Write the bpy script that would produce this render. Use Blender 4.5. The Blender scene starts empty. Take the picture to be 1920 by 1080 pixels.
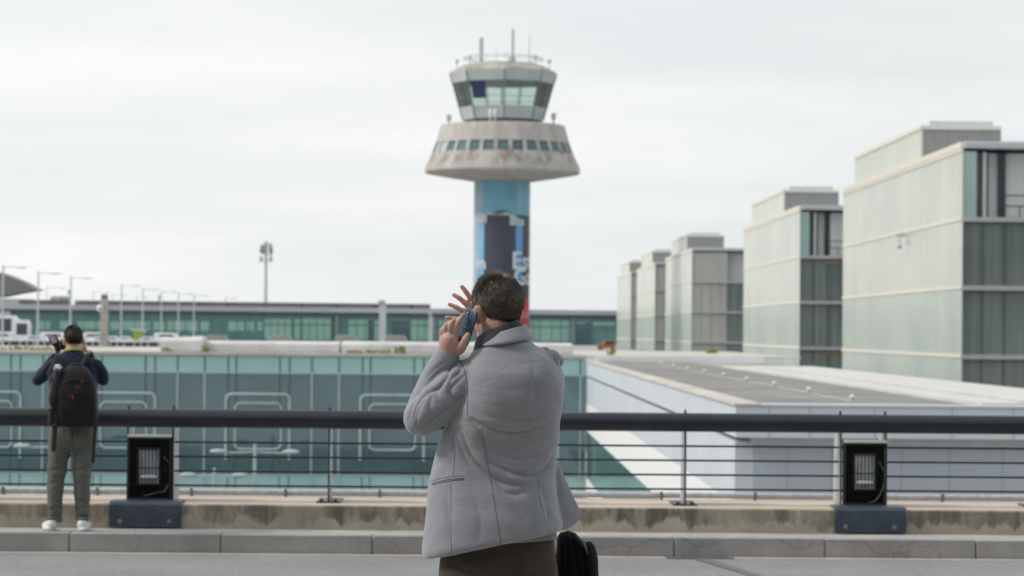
import bpy, bmesh, math, random
import numpy as np
from mathutils import Vector, Matrix
from mathutils.bvhtree import BVHTree
R = math.radians
random.seed(7); rng = np.random.default_rng(7)
scn = bpy.context.scene
col = scn.collection
PI = math.pi
# ------------------------------------------------------------------ camera
CAMZ = 1.80
F = 5333.0
ROLL = 0.0085
fw = Vector((math.sin(math.atan(60/F)), math.cos(math.atan(60/F)), 0))
pit = math.atan(81.5/F)
fwd = Vector((fw.x*math.cos(pit), fw.y*math.cos(pit), math.sin(pit)))
rt0 = fwd.cross(Vector((0,0,1))).normalized(); up0 = rt0.cross(fwd)
rt = rt0*math.cos(ROLL) + up0*math.sin(ROLL)
up = up0*math.cos(ROLL) - rt0*math.sin(ROLL)
CAM = Vector((0,0,CAMZ))
cd = bpy.data.cameras.new('camera'); co = bpy.data.objects.new('camera', cd); col.objects.link(co)
m = Matrix((rt, up, -fwd)).transposed().to_4x4(); m.translation = CAM
co.matrix_world = m
cd.sensor_width = 36; cd.lens = 36*F/1920; cd.clip_end = 6000; cd.clip_start = .05
cd.dof.use_dof = True; cd.dof.focus_distance = 9.27; cd.dof.aperture_fstop = 8.0
scn.camera = co
def ray(px, py):
    return (fwd*F + rt*(px-960) - up*(py-540))
def at(px, py, Y):
    d = ray(px, py); return CAM + d*(Y/d.y)
def atz(px, py, z):
    d = ray(px, py); return CAM + d*((z-CAMZ)/d.z)
# ------------------------------------------------------------------ materials
def nt(name):
    m = bpy.data.materials.new(name); m.use_nodes = True
    t = m.node_tree; b = t.nodes['Principled BSDF']; return m, t, b
def N(t, typ, **kw):
    n = t.nodes.new(typ)
    for k, v in kw.items():
        if k in n.inputs: n.inputs[k].default_value = v
        else: setattr(n, k, v)
    return n
def coords(t, scale=(1,1,1), kind='Object'):
    c = t.nodes.new('ShaderNodeTexCoord'); mp = t.nodes.new('ShaderNodeMapping')
    mp.inputs['Scale'].default_value = scale
    t.links.new(c.outputs[kind], mp.inputs[0]); return mp.outputs[0]
def ramp(t, fac, stops):
    r = t.nodes.new('ShaderNodeValToRGB')
    e = r.color_ramp.elements
    while len(e) < len(stops): e.new(.5)
    for k, (p, c) in enumerate(stops):
        e[k].position = p; e[k].color = (c[0], c[1], c[2], 1)
    t.links.new(fac, r.inputs[0]); return r.outputs[0]
def mixc(t, fac, a, b, mode='MIX'):
    n = t.nodes.new('ShaderNodeMix'); n.data_type = 'RGBA'; n.blend_type = mode
    for s, v in ((n.inputs[0], fac), (n.inputs[6], a), (n.inputs[7], b)):
        if hasattr(v, 'is_linked'): t.links.new(v, s)
        else: s.default_value = v if not isinstance(v, tuple) else (v+(1,))[:4]
    return n.outputs[2]
def math_n(t, op, a, b=0., c=0.):
    n = t.nodes.new('ShaderNodeMath'); n.operation = op
    for s, v in zip(n.inputs, (a, b, c)):
        if hasattr(v, 'is_linked'): t.links.new(v, s)
        else: s.default_value = v
    return n.outputs[0]
def noise(t, vec, scale, detail=4, rough=.55):
    n = N(t, 'ShaderNodeTexNoise', Scale=scale, Detail=detail, Roughness=rough)
    t.links.new(vec, n.inputs['Vector']); return n.outputs['Fac']
def bump(t, b, h, strength, dist=.01):
    n = N(t, 'ShaderNodeBump', Strength=strength, Distance=dist)
    t.links.new(h, n.inputs['Height']); t.links.new(n.outputs[0], b.inputs['Normal'])
def pbr(name, c, rough=.6, var=.15, scale=3., bmp=0., bscale=60., metal=0., spec=.5, stretch=(1,1,1)):
    m, t, b = nt(name)
    v = coords(t, stretch)
    n1 = noise(t, v, scale, 6)
    lo = tuple(x*(1-var) for x in c); hi = tuple(min(1, x*(1+var)) for x in c)
    t.links.new(ramp(t, n1, [(.3, lo), (.7, hi)]), b.inputs['Base Color'])
    b.inputs['Roughness'].default_value = rough; b.inputs['Metallic'].default_value = metal
    b.inputs['Specular IOR Level'].default_value = spec
    if bmp: bump(t, b, noise(t, v, bscale, 3), bmp)
    return m
def glassy(name, tint, refl=.08, rough=.03, opac=0., diff=(.1,.2,.2)):
    """a pane one can see through: tinted transparency + fresnel reflection + a little body colour"""
    m = bpy.data.materials.new(name); m.use_nodes = True
    t = m.node_tree; t.nodes.clear()
    o = t.nodes.new('ShaderNodeOutputMaterial')
    tr = t.nodes.new('ShaderNodeBsdfTransparent'); tr.inputs[0].default_value = (*tint, 1)
    df = t.nodes.new('ShaderNodeBsdfDiffuse'); t.links.new(ramp(t, noise(t, coords(t, (.5,.5,.35)), .55, 4, .6), [(.35, tuple(x*.72 for x in diff)), (.65, tuple(x*1.25 for x in diff))]), df.inputs[0])
    gl = t.nodes.new('ShaderNodeBsdfGlossy'); gl.inputs[0].default_value = (1,1,1,1); gl.inputs['Roughness'].default_value = rough
    m1 = t.nodes.new('ShaderNodeMixShader'); m1.inputs[0].default_value = opac
    t.links.new(tr.outputs[0], m1.inputs[1]); t.links.new(df.outputs[0], m1.inputs[2])
    fr = N(t, 'ShaderNodeFresnel', IOR=1.5)
    fa = math_n(t, 'ADD', fr.outputs[0], refl)
    m2 = t.nodes.new('ShaderNodeMixShader')
    t.links.new(fa, m2.inputs[0]); t.links.new(m1.outputs[0], m2.inputs[1]); t.links.new(gl.outputs[0], m2.inputs[2])
    t.links.new(m2.outputs[0], o.inputs[0]); return m
# ------------------------------------------------------------------ mesh builder
class MB:
    def __init__(s): s.v = []; s.f = []; s.mi = []; s.cur = 0
    def add(s, vs, fs):
        o = len(s.v); s.v += [tuple(x) for x in vs]
        for f in fs: s.f.append(tuple(i+o for i in f)); s.mi.append(s.cur)
        return s
    def box(s, x0, x1, y0, y1, z0, z1):
        return s.add([(x0,y0,z0),(x1,y0,z0),(x1,y1,z0),(x0,y1,z0),(x0,y0,z1),(x1,y0,z1),(x1,y1,z1),(x0,y1,z1)],
              [(0,3,2,1),(4,5,6,7),(0,1,5,4),(1,2,6,5),(2,3,7,6),(3,0,4,7)])
    def prism(s, poly, a, b, axis='y'):
        """poly: 2-D outline; extruded along axis from a to b"""
        def P(u, w, k): return {'y':(u,k,w), 'x':(k,u,w), 'z':(u,w,k)}[axis]
        n = len(poly); vs = [P(u,w,a) for u,w in poly] + [P(u,w,b) for u,w in poly]
        fs = [tuple(range(n)), tuple(range(2*n-1, n-1, -1))] + [(i, n+i, n+(i+1)%n, (i+1)%n) for i in range(n)]
        return s.add(vs, fs)
    def loft(s, rings, caps=True, closed=True):
        n = len(rings[0]); vs = [p for r in rings for p in r]; fs = []
        for k in range(len(rings)-1):
            for i in range(n if closed else n-1):
                j = (i+1) % n; fs.append((k*n+i, k*n+j, (k+1)*n+j, (k+1)*n+i))
        if caps: fs += [tuple(range(n-1,-1,-1)), tuple((len(rings)-1)*n+i for i in range(n))]
        return s.add(vs, fs)
    def cyl(s, c, r, z0, z1, n=20, r1=None):
        r1 = r if r1 is None else r1
        return s.loft([[(c[0]+q*math.cos(2*PI*i/n), c[1]+q*math.sin(2*PI*i/n), z) for i in range(n)] for q, z in ((r,z0),(r1,z1))])
    def lathe(s, c, prof, n=48):
        return s.loft([[(c[0]+q*math.cos(2*PI*i/n), c[1]+q*math.sin(2*PI*i/n), z) for i in range(n)] for q, z in prof])
    def tube(s, pts, r, n=10, flat=None, dome=False):
        pts = [Vector(p) for p in pts]; rr = r if hasattr(r, '__len__') else [r]*len(pts)
        if dome:
            a, b = pts[0], pts[-1]; ta = (pts[0]-pts[1]).normalized(); tb = (pts[-1]-pts[-2]).normalized()
            pp, rq = [], []
            for k in (1., .85, .5): pp.append(a+ta*rr[0]*k); rq.append(rr[0]*math.sqrt(max(.01,1-k*k)))
            pp += pts; rq += list(rr)
            for k in (.5, .85, 1.): pp.append(b+tb*rr[-1]*k); rq.append(rr[-1]*math.sqrt(max(.01,1-k*k)))
            pts, rr = pp, rq
        rings = []; up_ = None
        for k, p in enumerate(pts):
            t = (pts[min(k+1,len(pts)-1)] - pts[max(k-1,0)]).normalized()
            if up_ is None:
                up_ = Vector((0,0,1)) if abs(t.z) < .9 else Vector((0,1,0))
            a = t.cross(up_).normalized(); b = a.cross(t).normalized(); up_ = b
            q = rr[k]
            fa, fb = (1,1) if flat is None else flat
            rings.append([tuple(p + a*q*fa*math.cos(2*PI*i/n) + b*q*fb*math.sin(2*PI*i/n)) for i in range(n)])
        return s.loft(rings)
    def ell(s, c, r, rot=None, nu=20, nv=14):
        c = Vector(c); M = rot if rot is not None else Matrix.Identity(3)
        rings = []
        for k in range(nv+1):
            a = -PI/2 + PI*(k+.0)/nv; a = max(-PI/2+.04, min(PI/2-.04, a))
            rings.append([tuple(c + M @ Vector((r[0]*math.cos(a)*math.cos(2*PI*i/nu), r[1]*math.cos(a)*math.sin(2*PI*i/nu), r[2]*math.sin(a)))) for i in range(nu)])
        return s.loft(rings)
    def mesh(s, name, mats, org=(0,0,0)):
        me = bpy.data.meshes.new(name)
        o = Vector(org)
        me.from_pydata([tuple(Vector(v)-o) for v in s.v], [], s.f)
        for mm in (mats if isinstance(mats, (list,tuple)) else [mats]): me.materials.append(mm)
        if isinstance(mats, (list,tuple)): me.polygons.foreach_set('material_index', s.mi)
        bm = bmesh.new(); bm.from_mesh(me); bmesh.ops.recalc_face_normals(bm, faces=bm.faces); bm.to_mesh(me); bm.free()
        return me
    def build(s, name, mats, parent=None, smooth=False, bevel=0.):
        me = s.mesh(name, mats, parent_org(parent))
        return link(name, me, parent, smooth, bevel)
ORG = {}
def parent_org(p):
    v = Vector((0,0,0))
    while p is not None: v += p.location; p = p.parent
    return v
def link(name, me, parent=None, smooth=False, bevel=0.):
    o = bpy.data.objects.new(name, me); col.objects.link(o); o.parent = parent
    if smooth:
        me.polygons.foreach_set('use_smooth', [True]*len(me.polygons)); me.set_sharp_from_angle(angle=R(40 if smooth is True else smooth))
    if bevel:
        b = o.modifiers.new('bevel', 'BEVEL'); b.width = bevel; b.segments = 2; b.limit_method = 'ANGLE'; b.angle_limit = R(40)
        if not smooth:
            me.polygons.foreach_set('use_smooth', [True]*len(me.polygons)); me.set_sharp_from_angle(angle=R(30))
    return o
def tag(o, label, cat, group=None, kind=None):
    o['label'] = label; o['category'] = cat
    if group: o['group'] = group
    if kind: o['kind'] = kind
    return o
def thing(name, label, cat, loc=(0,0,0), group=None):
    o = bpy.data.objects.new(name, None); col.objects.link(o); o.location = loc; o.empty_display_size = .1
    return tag(o, label, cat, group)
def copy_tree(o, parent=None):
    c = o.copy(); col.objects.link(c); c.parent = parent
    for ch in list(o.children): copy_tree(ch, c)
    return c
def union(mb, voxel, smooth=4, fac=.5):
    """one closed skin round overlapping closed shells; returns a mesh"""
    me = mb.mesh('tmp', []) if False else bpy.data.meshes.new('tmp')
    me.from_pydata(mb.v, [], mb.f)
    bm = bmesh.new(); bm.from_mesh(me); bmesh.ops.recalc_face_normals(bm, faces=bm.faces); bm.to_mesh(me); bm.free()
    o = bpy.data.objects.new('tmp', me); col.objects.link(o)
    r = o.modifiers.new('r', 'REMESH'); r.mode = 'VOXEL'; r.voxel_size = voxel; r.use_smooth_shade = True
    if smooth:
        s = o.modifiers.new('s', 'SMOOTH'); s.factor = fac; s.iterations = smooth
    dg = bpy.context.evaluated_depsgraph_get()
    e = bpy.data.meshes.new_from_object(o.evaluated_get(dg))
    bpy.data.objects.remove(o); bpy.data.meshes.remove(me)
    return e
def verts(me):
    a = np.empty(len(me.vertices)*3); me.vertices.foreach_get('co', a); a = a.reshape(-1,3)
    n = np.empty(len(me.vertices)*3); me.vertices.foreach_get('normal', n); return a, n.reshape(-1,3)
def setv(me, a): me.vertices.foreach_set('co', np.ascontiguousarray(a).ravel()); me.update()
def finish(me, name, mats, parent, smooth=True):
    me.name = name; me.materials.clear()
    for mm in (mats if isinstance(mats, (list,tuple)) else [mats]): me.materials.append(mm)
    a, _ = verts(me); setv(me, a - np.array(parent_org(parent)))
    me.polygons.foreach_set('use_smooth', [True]*len(me.polygons))
    o = bpy.data.objects.new(name, me); col.objects.link(o); o.parent = parent; return o
def relax(me, it, fac=.5):
    bm = bmesh.new(); bm.from_mesh(me)
    for _ in range(it): bmesh.ops.smooth_vert(bm, verts=bm.verts, factor=fac, use_axis_x=True, use_axis_y=True, use_axis_z=True)
    bm.to_mesh(me); bm.free(); me.update()
def cr(pts, n=8):
    """Catmull-Rom resample of tuples of any length"""
    p = np.array(pts, float); p = np.vstack([2*p[0]-p[1], p, 2*p[-1]-p[-2]]); out = []
    for k in range(1, len(p)-2):
        for s in range(n):
            t = s/n; a, b, c, d = p[k-1], p[k], p[k+1], p[k+2]
            out.append(.5*((2*b)+(-a+c)*t+(2*a-5*b+4*c-d)*t*t+(-a+3*b-3*c+d)*t**3))
    out.append(p[-2]); return np.array(out)
def ring_px(xl, xr, py, b, dy, Y0, tilt=0., e=2.4, n=48, tilty=0.):
    A = at(xl, py, Y0+dy); B = at(xr, py, Y0+dy); c = (A+B)/2; a = (B-A).length/2
    out = []
    for i in range(n):
        th = 2*PI*i/n; cs, sn = math.cos(th), math.sin(th)
        x = a*math.copysign(abs(cs)**(2/e), cs); y = b*math.copysign(abs(sn)**(2/e), sn)
        out.append((c.x+x, c.y+y, c.z+tilt*x+tilty*y))
    return out
def px_loft(mb, rows, Y0, n=48, e=2.4, sub=4):
    """rows: (py, xl, xr, halfdepth, dy, tilt)"""
    for r in (cr(rows, sub),):
        mb.loft([ring_px(q[1], q[2], q[0], q[3], q[4], Y0, q[5] if len(q) > 5 else 0, e, n) for q in r])
def px_limb(mb, rows, Y0, n=20, sub=5, flat=None):
    """rows: (px, py, dy, radius)"""
    q = cr(rows, sub); mb.tube([at(a[0], a[1], Y0+a[2]) for a in q], [a[3] for a in q], n, flat, dome=True)
def folds(a, nrm, lines, amp_mask=None):
    """press valleys along polylines given in the (x,z) plane; lines: (pts[(x,z)..], depth, width)"""
    d = np.zeros(len(a)); q = a[:, [0,2]]
    for pts, dep, w in lines:
        p = cr(pts, 6); best = np.full(len(a), 1e9); tt = np.zeros(len(a)); L = len(p)-1
        side = np.zeros(len(a))
        for k in range(L):
            s = p[k+1]-p[k]; l2 = (s**2).sum()+1e-12
            u = np.clip(((q-p[k])@s)/l2, 0, 1); pr = p[k]+u[:,None]*s
            dd = np.hypot(*(q-pr).T); mk = dd < best
            side[mk] = (q-pr)[mk,1]/(dd[mk]+.002); best[mk] = dd[mk]; tt[mk] = (k+u[mk])/L
        taper = np.clip(np.sin(np.pi*np.clip(tt*.94+.03, 0, 1)), 0, 1)**.6
        d += taper*dep*(-np.exp(-best/w*1.5) + (.37+.25*side)*(1-np.exp(-best/w*1.2))*np.exp(-(best/(w*2.6))**2)*1.5)
    if amp_mask is not None: d *= amp_mask
    return a + nrm*d[:,None]
# ------------------------------------------------------------------ world and light
w = bpy.data.worlds.new('World'); scn.world = w; w.use_nodes = True
t = w.node_tree; bg = t.nodes['Background']
sky = N(t, 'ShaderNodeTexSky', sky_type='NISHITA', sun_disc=False, sun_elevation=R(42), sun_rotation=R(-94), air_density=1.2, dust_density=3.)
g = t.nodes.new('ShaderNodeTexCoord'); mp = N(t, 'ShaderNodeMapping', Scale=(2., 2., 13.), Rotation=(R(3), R(4), 0))
t.links.new(g.outputs['Generated'], mp.inputs[0])
n1 = noise(t, mp.outputs[0], 2.2, 7, .55)
cl = ramp(t, n1, [(.30, (8.05, 8.5, 8.8)), (.50, (8.95, 9.15, 9.1)), (.70, (10.0, 10.05, 9.9))])
sx = N(t, 'ShaderNodeSeparateXYZ'); t.links.new(g.outputs['Generated'], sx.inputs[0])
glow = ramp(t, math_n(t, 'MULTIPLY_ADD', sx.outputs[0], -2.0, .30), [(0., (.93, .95, .97)), (.62, (1.07, 1.075, 1.065)), (1., (1.15, 1.15, 1.13))])
cl = mixc(t, 1., cl, glow, 'MULTIPLY')
mx = mixc(t, .96, sky.outputs[0], cl)
t.links.new(mx, bg.inputs[0]); bg.inputs[1].default_value = .095
sd = bpy.data.lights.new('sun', 'SUN'); sd.energy = 2.1; sd.angle = R(12); sd.color = (1., .95, .88)
so = bpy.data.objects.new('sun', sd); col.objects.link(so)
az, el = R(-94), R(42)
sv = Vector((math.sin(az)*math.cos(el), math.cos(az)*math.cos(el), math.sin(el)))
so.rotation_euler = sv.to_track_quat('Z', 'Y').to_euler(); so.location = sv*50
scn.view_settings.view_transform = 'Standard'; scn.view_settings.look = 'None'
scn.view_settings.exposure = .04; scn.view_settings.gamma = 1
scn.cycles.use_denoising = True
scn.cycles.max_bounces = 8; scn.cycles.transparent_max_bounces = 16
# ------------------------------------------------------------------ materials
M = {}
def asphalt():
    m, t, b = nt('asphalt'); v = coords(t)
    big = noise(t, v, .8, 5); fine = noise(t, v, 48, 4, .8); mid = noise(t, v, 14, 4)
    c = ramp(t, big, [(.3, (.21,.21,.218)), (.7, (.275,.275,.284))])
    c = mixc(t, .55, c, ramp(t, fine, [(.32, (.22,.22,.23)), (.68, (1.5,1.5,1.5))]), 'MULTIPLY')
    c = mixc(t, .3, c, ramp(t, mid, [(.35, (.6,.6,.6)), (.65, (1.3,1.3,1.3))]), 'MULTIPLY')
    t.links.new(c, b.inputs['Base Color']); b.inputs['Roughness'].default_value = .85
    bump(t, b, fine, .5, .004); return m
M['asphalt'] = asphalt()
def stained():
    m, t, b = nt('stained_concrete'); v = coords(t)
    base = ramp(t, noise(t, v, 2.5, 7), [(.3, (.37,.33,.27)), (.7, (.50,.45,.375))])
    base = mixc(t, .5, base, ramp(t, noise(t, v, 60, 3), [(.3, (.75,.75,.75)), (.7, (1.2,1.2,1.2))]), 'MULTIPLY')
    sp = N(t, 'ShaderNodeSeparateXYZ'); t.links.new(v, sp.inputs[0])
    vx = coords(t, (1, .0, .12)); edge = noise(t, vx, 6.5, 3, .6)
    # dark run-down stain: strongest below the top edge, scalloped lower limit
    lim = math_n(t, 'MULTIPLY_ADD', edge, -.34, .385)         # z above which it is stained
    a = math_n(t, 'SUBTRACT', sp.outputs[2], lim); a = math_n(t, 'MULTIPLY_ADD', a, 26., .3); a = math_n(t, 'MINIMUM', math_n(t, 'MAXIMUM', a, 0.), 1.)
    vs = coords(t, (1, .1, .22)); st = ramp(t, noise(t, vs, 7.5, 6, .65), [(.34, (0,0,0)), (.56, (1,1,1))])
    a = math_n(t, 'MULTIPLY', a, st)
    a = math_n(t, 'MULTIPLY', a, ramp(t, noise(t, coords(t, (1,0,0)), 1.1, 2), [(.40, (.3,.3,.3)), (.52, (1,1,1))]))
    top = math_n(t, 'LESS_THAN', sp.outputs[2], .3535)
    a = math_n(t, 'MULTIPLY', a, top)
    c = mixc(t, math_n(t, 'MULTIPLY', a, .92), base, (.11,.098,.08))
    c = mixc(t, math_n(t, 'GREATER_THAN', sp.outputs[2], .3535), c, mixc(t, noise(t, v, 5, 5), (.46,.385,.32), (.58,.50,.43)))
    t.links.new(c, b.inputs['Base Color']); b.inputs['Roughness'].default_value = .9
    bump(t, b, noise(t, v, 35, 6), .6, .01); return m
M['wall'] = stained()
def kerbstone():
    m, t, b = nt('kerb_stone'); v = coords(t)
    c = ramp(t, noise(t, v, 1.6, 8, .6), [(.3, (.23,.23,.235)), (.7, (.37,.37,.37))])
    c = mixc(t, .5, c, ramp(t, noise(t, v, 120, 2), [(.3, (.7,.7,.7)), (.7, (1.25,1.25,1.25))]), 'MULTIPLY')
    vo = N(t, 'ShaderNodeTexVoronoi', Scale=.55); vo.feature = 'DISTANCE_TO_EDGE'
    ds = noise(t, v, 3, 5); vv = t.nodes.new('ShaderNodeVectorMath'); vv.operation = 'ADD'; t.links.new(v, vv.inputs[0])
    cb = N(t, 'ShaderNodeCombineXYZ'); t.links.new(math_n(t, 'MULTIPLY', ds, .6), cb.inputs[0]); t.links.new(math_n(t, 'MULTIPLY', ds, .5), cb.inputs[2]); t.links.new(cb.outputs[0], vv.inputs[1])
    t.links.new(vv.outputs[0], vo.inputs['Vector'])
    crk = ramp(t, vo.outputs['Distance'], [(0., (1,1,1)), (.008, (0,0,0))])
    c = mixc(t, math_n(t, 'MULTIPLY', crk, .35), c, (.09,.09,.09))
    t.links.new(c, b.inputs['Base Color']); b.inputs['Roughness'].default_value = .85
    bump(t, b, noise(t, v, 70, 4), .4, .006); return m
M['kerb'] = kerbstone()
M['paving'] = pbr('pavement_concrete', (.40,.39,.37), .9, .2, 3, .4, 80)
M['gutter'] = pbr('gutter_line', (.52,.45,.39), .9, .2, 4, .3, 90)
M['concrete'] = pbr('concrete', (.36,.34,.32), .9, .18, .6, .3, 20)
M['ground'] = pbr('ground', (.22,.22,.22), .95, .2, .1)
M['rail'] = pbr('rail_paint', (.013,.019,.028), .42, .25, 6, .06, 40, spec=.5)
M['railsheen'] = pbr('rail_side_sheen', (.42,.44,.46), .5, .2, 6)  # same rail paint, with sky brightness on the plate sides put into the colour
M['galv'] = pbr('galvanised_steel', (.50,.52,.55), .4, .15, 20, metal=.35)
M['boxblack'] = pbr('black_metal', (.012,.013,.016), .45, .3, 10)
M['boxblue'] = pbr('slate_blue_paint', (.040,.056,.080), .42, .25, 9, .15, 60)
M['lens'] = pbr('lamp_glass', (.62,.65,.68), .18, .25, 12, .5, 14, spec=.8)
M['reflector'] = pbr('lamp_reflector', (.48,.51,.54), .3, .2, 30, metal=.3)
M['hood'] = pbr('pale_hood', (.55,.55,.53), .5, .1)
M['bolt'] = pbr('bolt', (.25,.25,.25), .4, .1, metal=.6)
M['cable'] = pbr('cable', (.05,.055,.06), .5, .1)
M['white'] = pbr('white_paint', (.74,.75,.76), .5, .06, 1.)
M['pmast'] = pbr('grey_mast', (.50,.52,.54), .5, .1)
# ------------------------------------------------------------------ setting
def struct(name, mb, mat, label, cat, bevel=0., smooth=False):
    o = mb.build(name, mat, None, smooth, bevel); return tag(o, label, cat, None, 'structure')
YK, YW, YB = 22.86, 23.47, 24.70            # kerb face, wall face, wall back
ZP, ZW = 0.155, 0.358
struct('ground', MB().box(-2500,2500,26.5,5500,-7.4,-7.0), M['ground'], 'wide grey ground far below the elevated roadway', 'ground')
struct('bridge_deck', MB().box(-60,60,-14,24.74,-1.3,-.02), M['concrete'], 'grey concrete deck carrying the roadway and pavement', 'bridge deck')
struct('road', MB().box(-60,60,11.,YK-.012,-.018,0), M['asphalt'], 'pale grey asphalt roadway in front of the kerb', 'road')
g = MB()
g.box(-60, 1.5, YK-.12, YK-.02, .0, .004); g.box(2.0, 60, YK-.12, YK-.02, .0, .004)
struct('road_marking', g, M['gutter'], 'thin worn cream line along the foot of the kerb', 'road marking')
struct('road_joint', MB().prism([(1.50,22.70),(2.05,22.76),(2.05,22.71),(1.52,22.64)], .004, .008, 'z').prism([(1.72,22.6),(1.84,22.62),(2.2,20.6),(2.12,20.6)], .004,.0075,'z'), pbr('tar', (.13,.13,.135), .8), 'dark tar seams crossing the asphalt by the kerb', 'road joint')
# kerb of long stones with open joints
kb = MB(); x = -9.94 + .02
L = 1.213; x0 = at(130, 1010, YK).x
k = -9
while k < 10:
    a = x0 + k*L; kb.box(a+.006, a+L-.006, YK, YK+.17, -.1, ZP+.002*math.sin(k*5)); k += 1
kb.box(-12, 12, YK+.02, YK+.168, -.1, ZP-.016)
struct('kerb', kb, M['kerb'], 'grey stone kerb edging the far pavement', 'kerb', bevel=.008)
struct('pavement', MB().box(-60,60,YK+.1701,YB+.03,-.02,ZP-.003), M['paving'], 'narrow concrete pavement between kerb and low wall', 'pavement')
M['shadefront'] = frosted_early = pbr('shade_front_glass', (.05,.06,.065), .12, .2, .3)  # dark colour for the added front that holds back light
ft = thing('added_shade_front', 'added dark glazed front with a deep shading canopy, behind the viewer and outside the picture', 'building', (0, -12, .18))  # unseen, added to cut the sky light on surfaces facing the viewer
MB().box(-70, 70, -12.4, -12, .18, 15).build('glazing', M['shadefront'], ft)
MB().box(-70, 70, -12.39, 1.0, 9.6, 10.4).build('canopy', pbr('shade_canopy_soffit', (.16,.16,.165), .7, .1), ft)  # added overhang, its depth set for the shade it gives
for k in range(-5, 6): MB().cyl((k*13.+6, -4), .35, .18, 9.599, 20).build('column', M['concrete'], ft, True)
struct('near_pavement', MB().box(-60,60,-12,11.,-.02,.18), M['paving'], 'raised pavement under the man with the phone', 'pavement')
wl = MB()
wl.prism([(YW+.012,ZP-.02),(YW,ZW-.015),(YW+.012,ZW),(YB,ZW),(YB,ZP-1.0)], -14, 14, 'x')
o = wl.build('low_wall', M['wall'], None); tag(o, 'low stained beige concrete wall under the metal railing', 'wall')
# ------------------------------------------------------------------ railing
YR = 23.80
rail = thing('metal_railing', 'dark blue-grey metal railing with thick round handrail and four thin bars', 'railing', (0, YR, ZW))
zr = at(615, 786.5, YR).z
def xtube(z, y, r, n=24):
    m = MB(); m.loft([[(X, y+r*math.cos(2*PI*i/n), z+r*math.sin(2*PI*i/n)) for i in range(n)] for X in (-10, 10)]); return m
xtube(zr, YR, .0785, 32).build('handrail', M['rail'], rail, True)
for py in (831, 858, 885, 912):
    xtube(at(612, py, YR).z, YR, .0088, 10).build('bar', M['rail'], rail, True)
xp0 = at(617, 900, YR).x; PS = (at(1284, 900, YR).x - xp0)/2
def post(x):
    p = MB(); p.prism([(YR-.055, ZW+.012),(YR+.40, ZW+.012),(YR+.33, zr-.09),(YR+.06, zr+.02),(YR+.06, zr+.06),(YR-.055, zr+.06)], x-.008, x+.008, 'x')
    p.prism([(YR-.012, zr+.055),(YR+.02, zr+.055),(YR+.02, zr+.10),(YR+.004, zr+.108),(YR-.012, zr+.10)], x-.008, x+.008, 'x')
    o = p.build('post', [M['rail'], M['railsheen']], rail, bevel=.003)
    for f in o.data.polygons: f.material_index = 1 if abs(f.normal.x) > .9 and f.center.z < zr-.1-ZW else 0  # side faces below the handrail take the colour with painted-in sky light
    return o
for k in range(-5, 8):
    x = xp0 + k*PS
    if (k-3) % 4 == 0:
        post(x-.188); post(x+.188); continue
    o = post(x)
    b = MB(); b.box(x-.10, x+.10, YR-.09, YR+.44, ZW+.0005, ZW+.014); b.build('base_plate', M['rail'], o, bevel=.003)
    for sx_ in (-.06, .06):
        MB().cyl((x+sx_, YR-.03), .015, ZW+.0142, ZW+.03, 8).build('bolt', M['boxblack'], o)
pipe = thing('conduit_pipe', 'pale galvanised pipe running along the top of the low wall behind the railing', 'pipe', (0, YB-.12, ZW))
zp = at(620, 927, YB-.12).z; zp = max(zp, ZW+.04)
xtube(zp, YB-.12, .026, 16).build('pipe_run', M['galv'], pipe, True)
for k in range(-12, 13):
    x = at(536, 925, YB-.12).x + k*.81
    MB().box(x-.012, x+.012, YB-.16, YB-.147, ZW+.001, zp+.03).box(x-.012,x+.012,YB-.146,YB-.09,ZW+.001,ZW+.006).build('bracket', M['bolt'], pipe)
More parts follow.
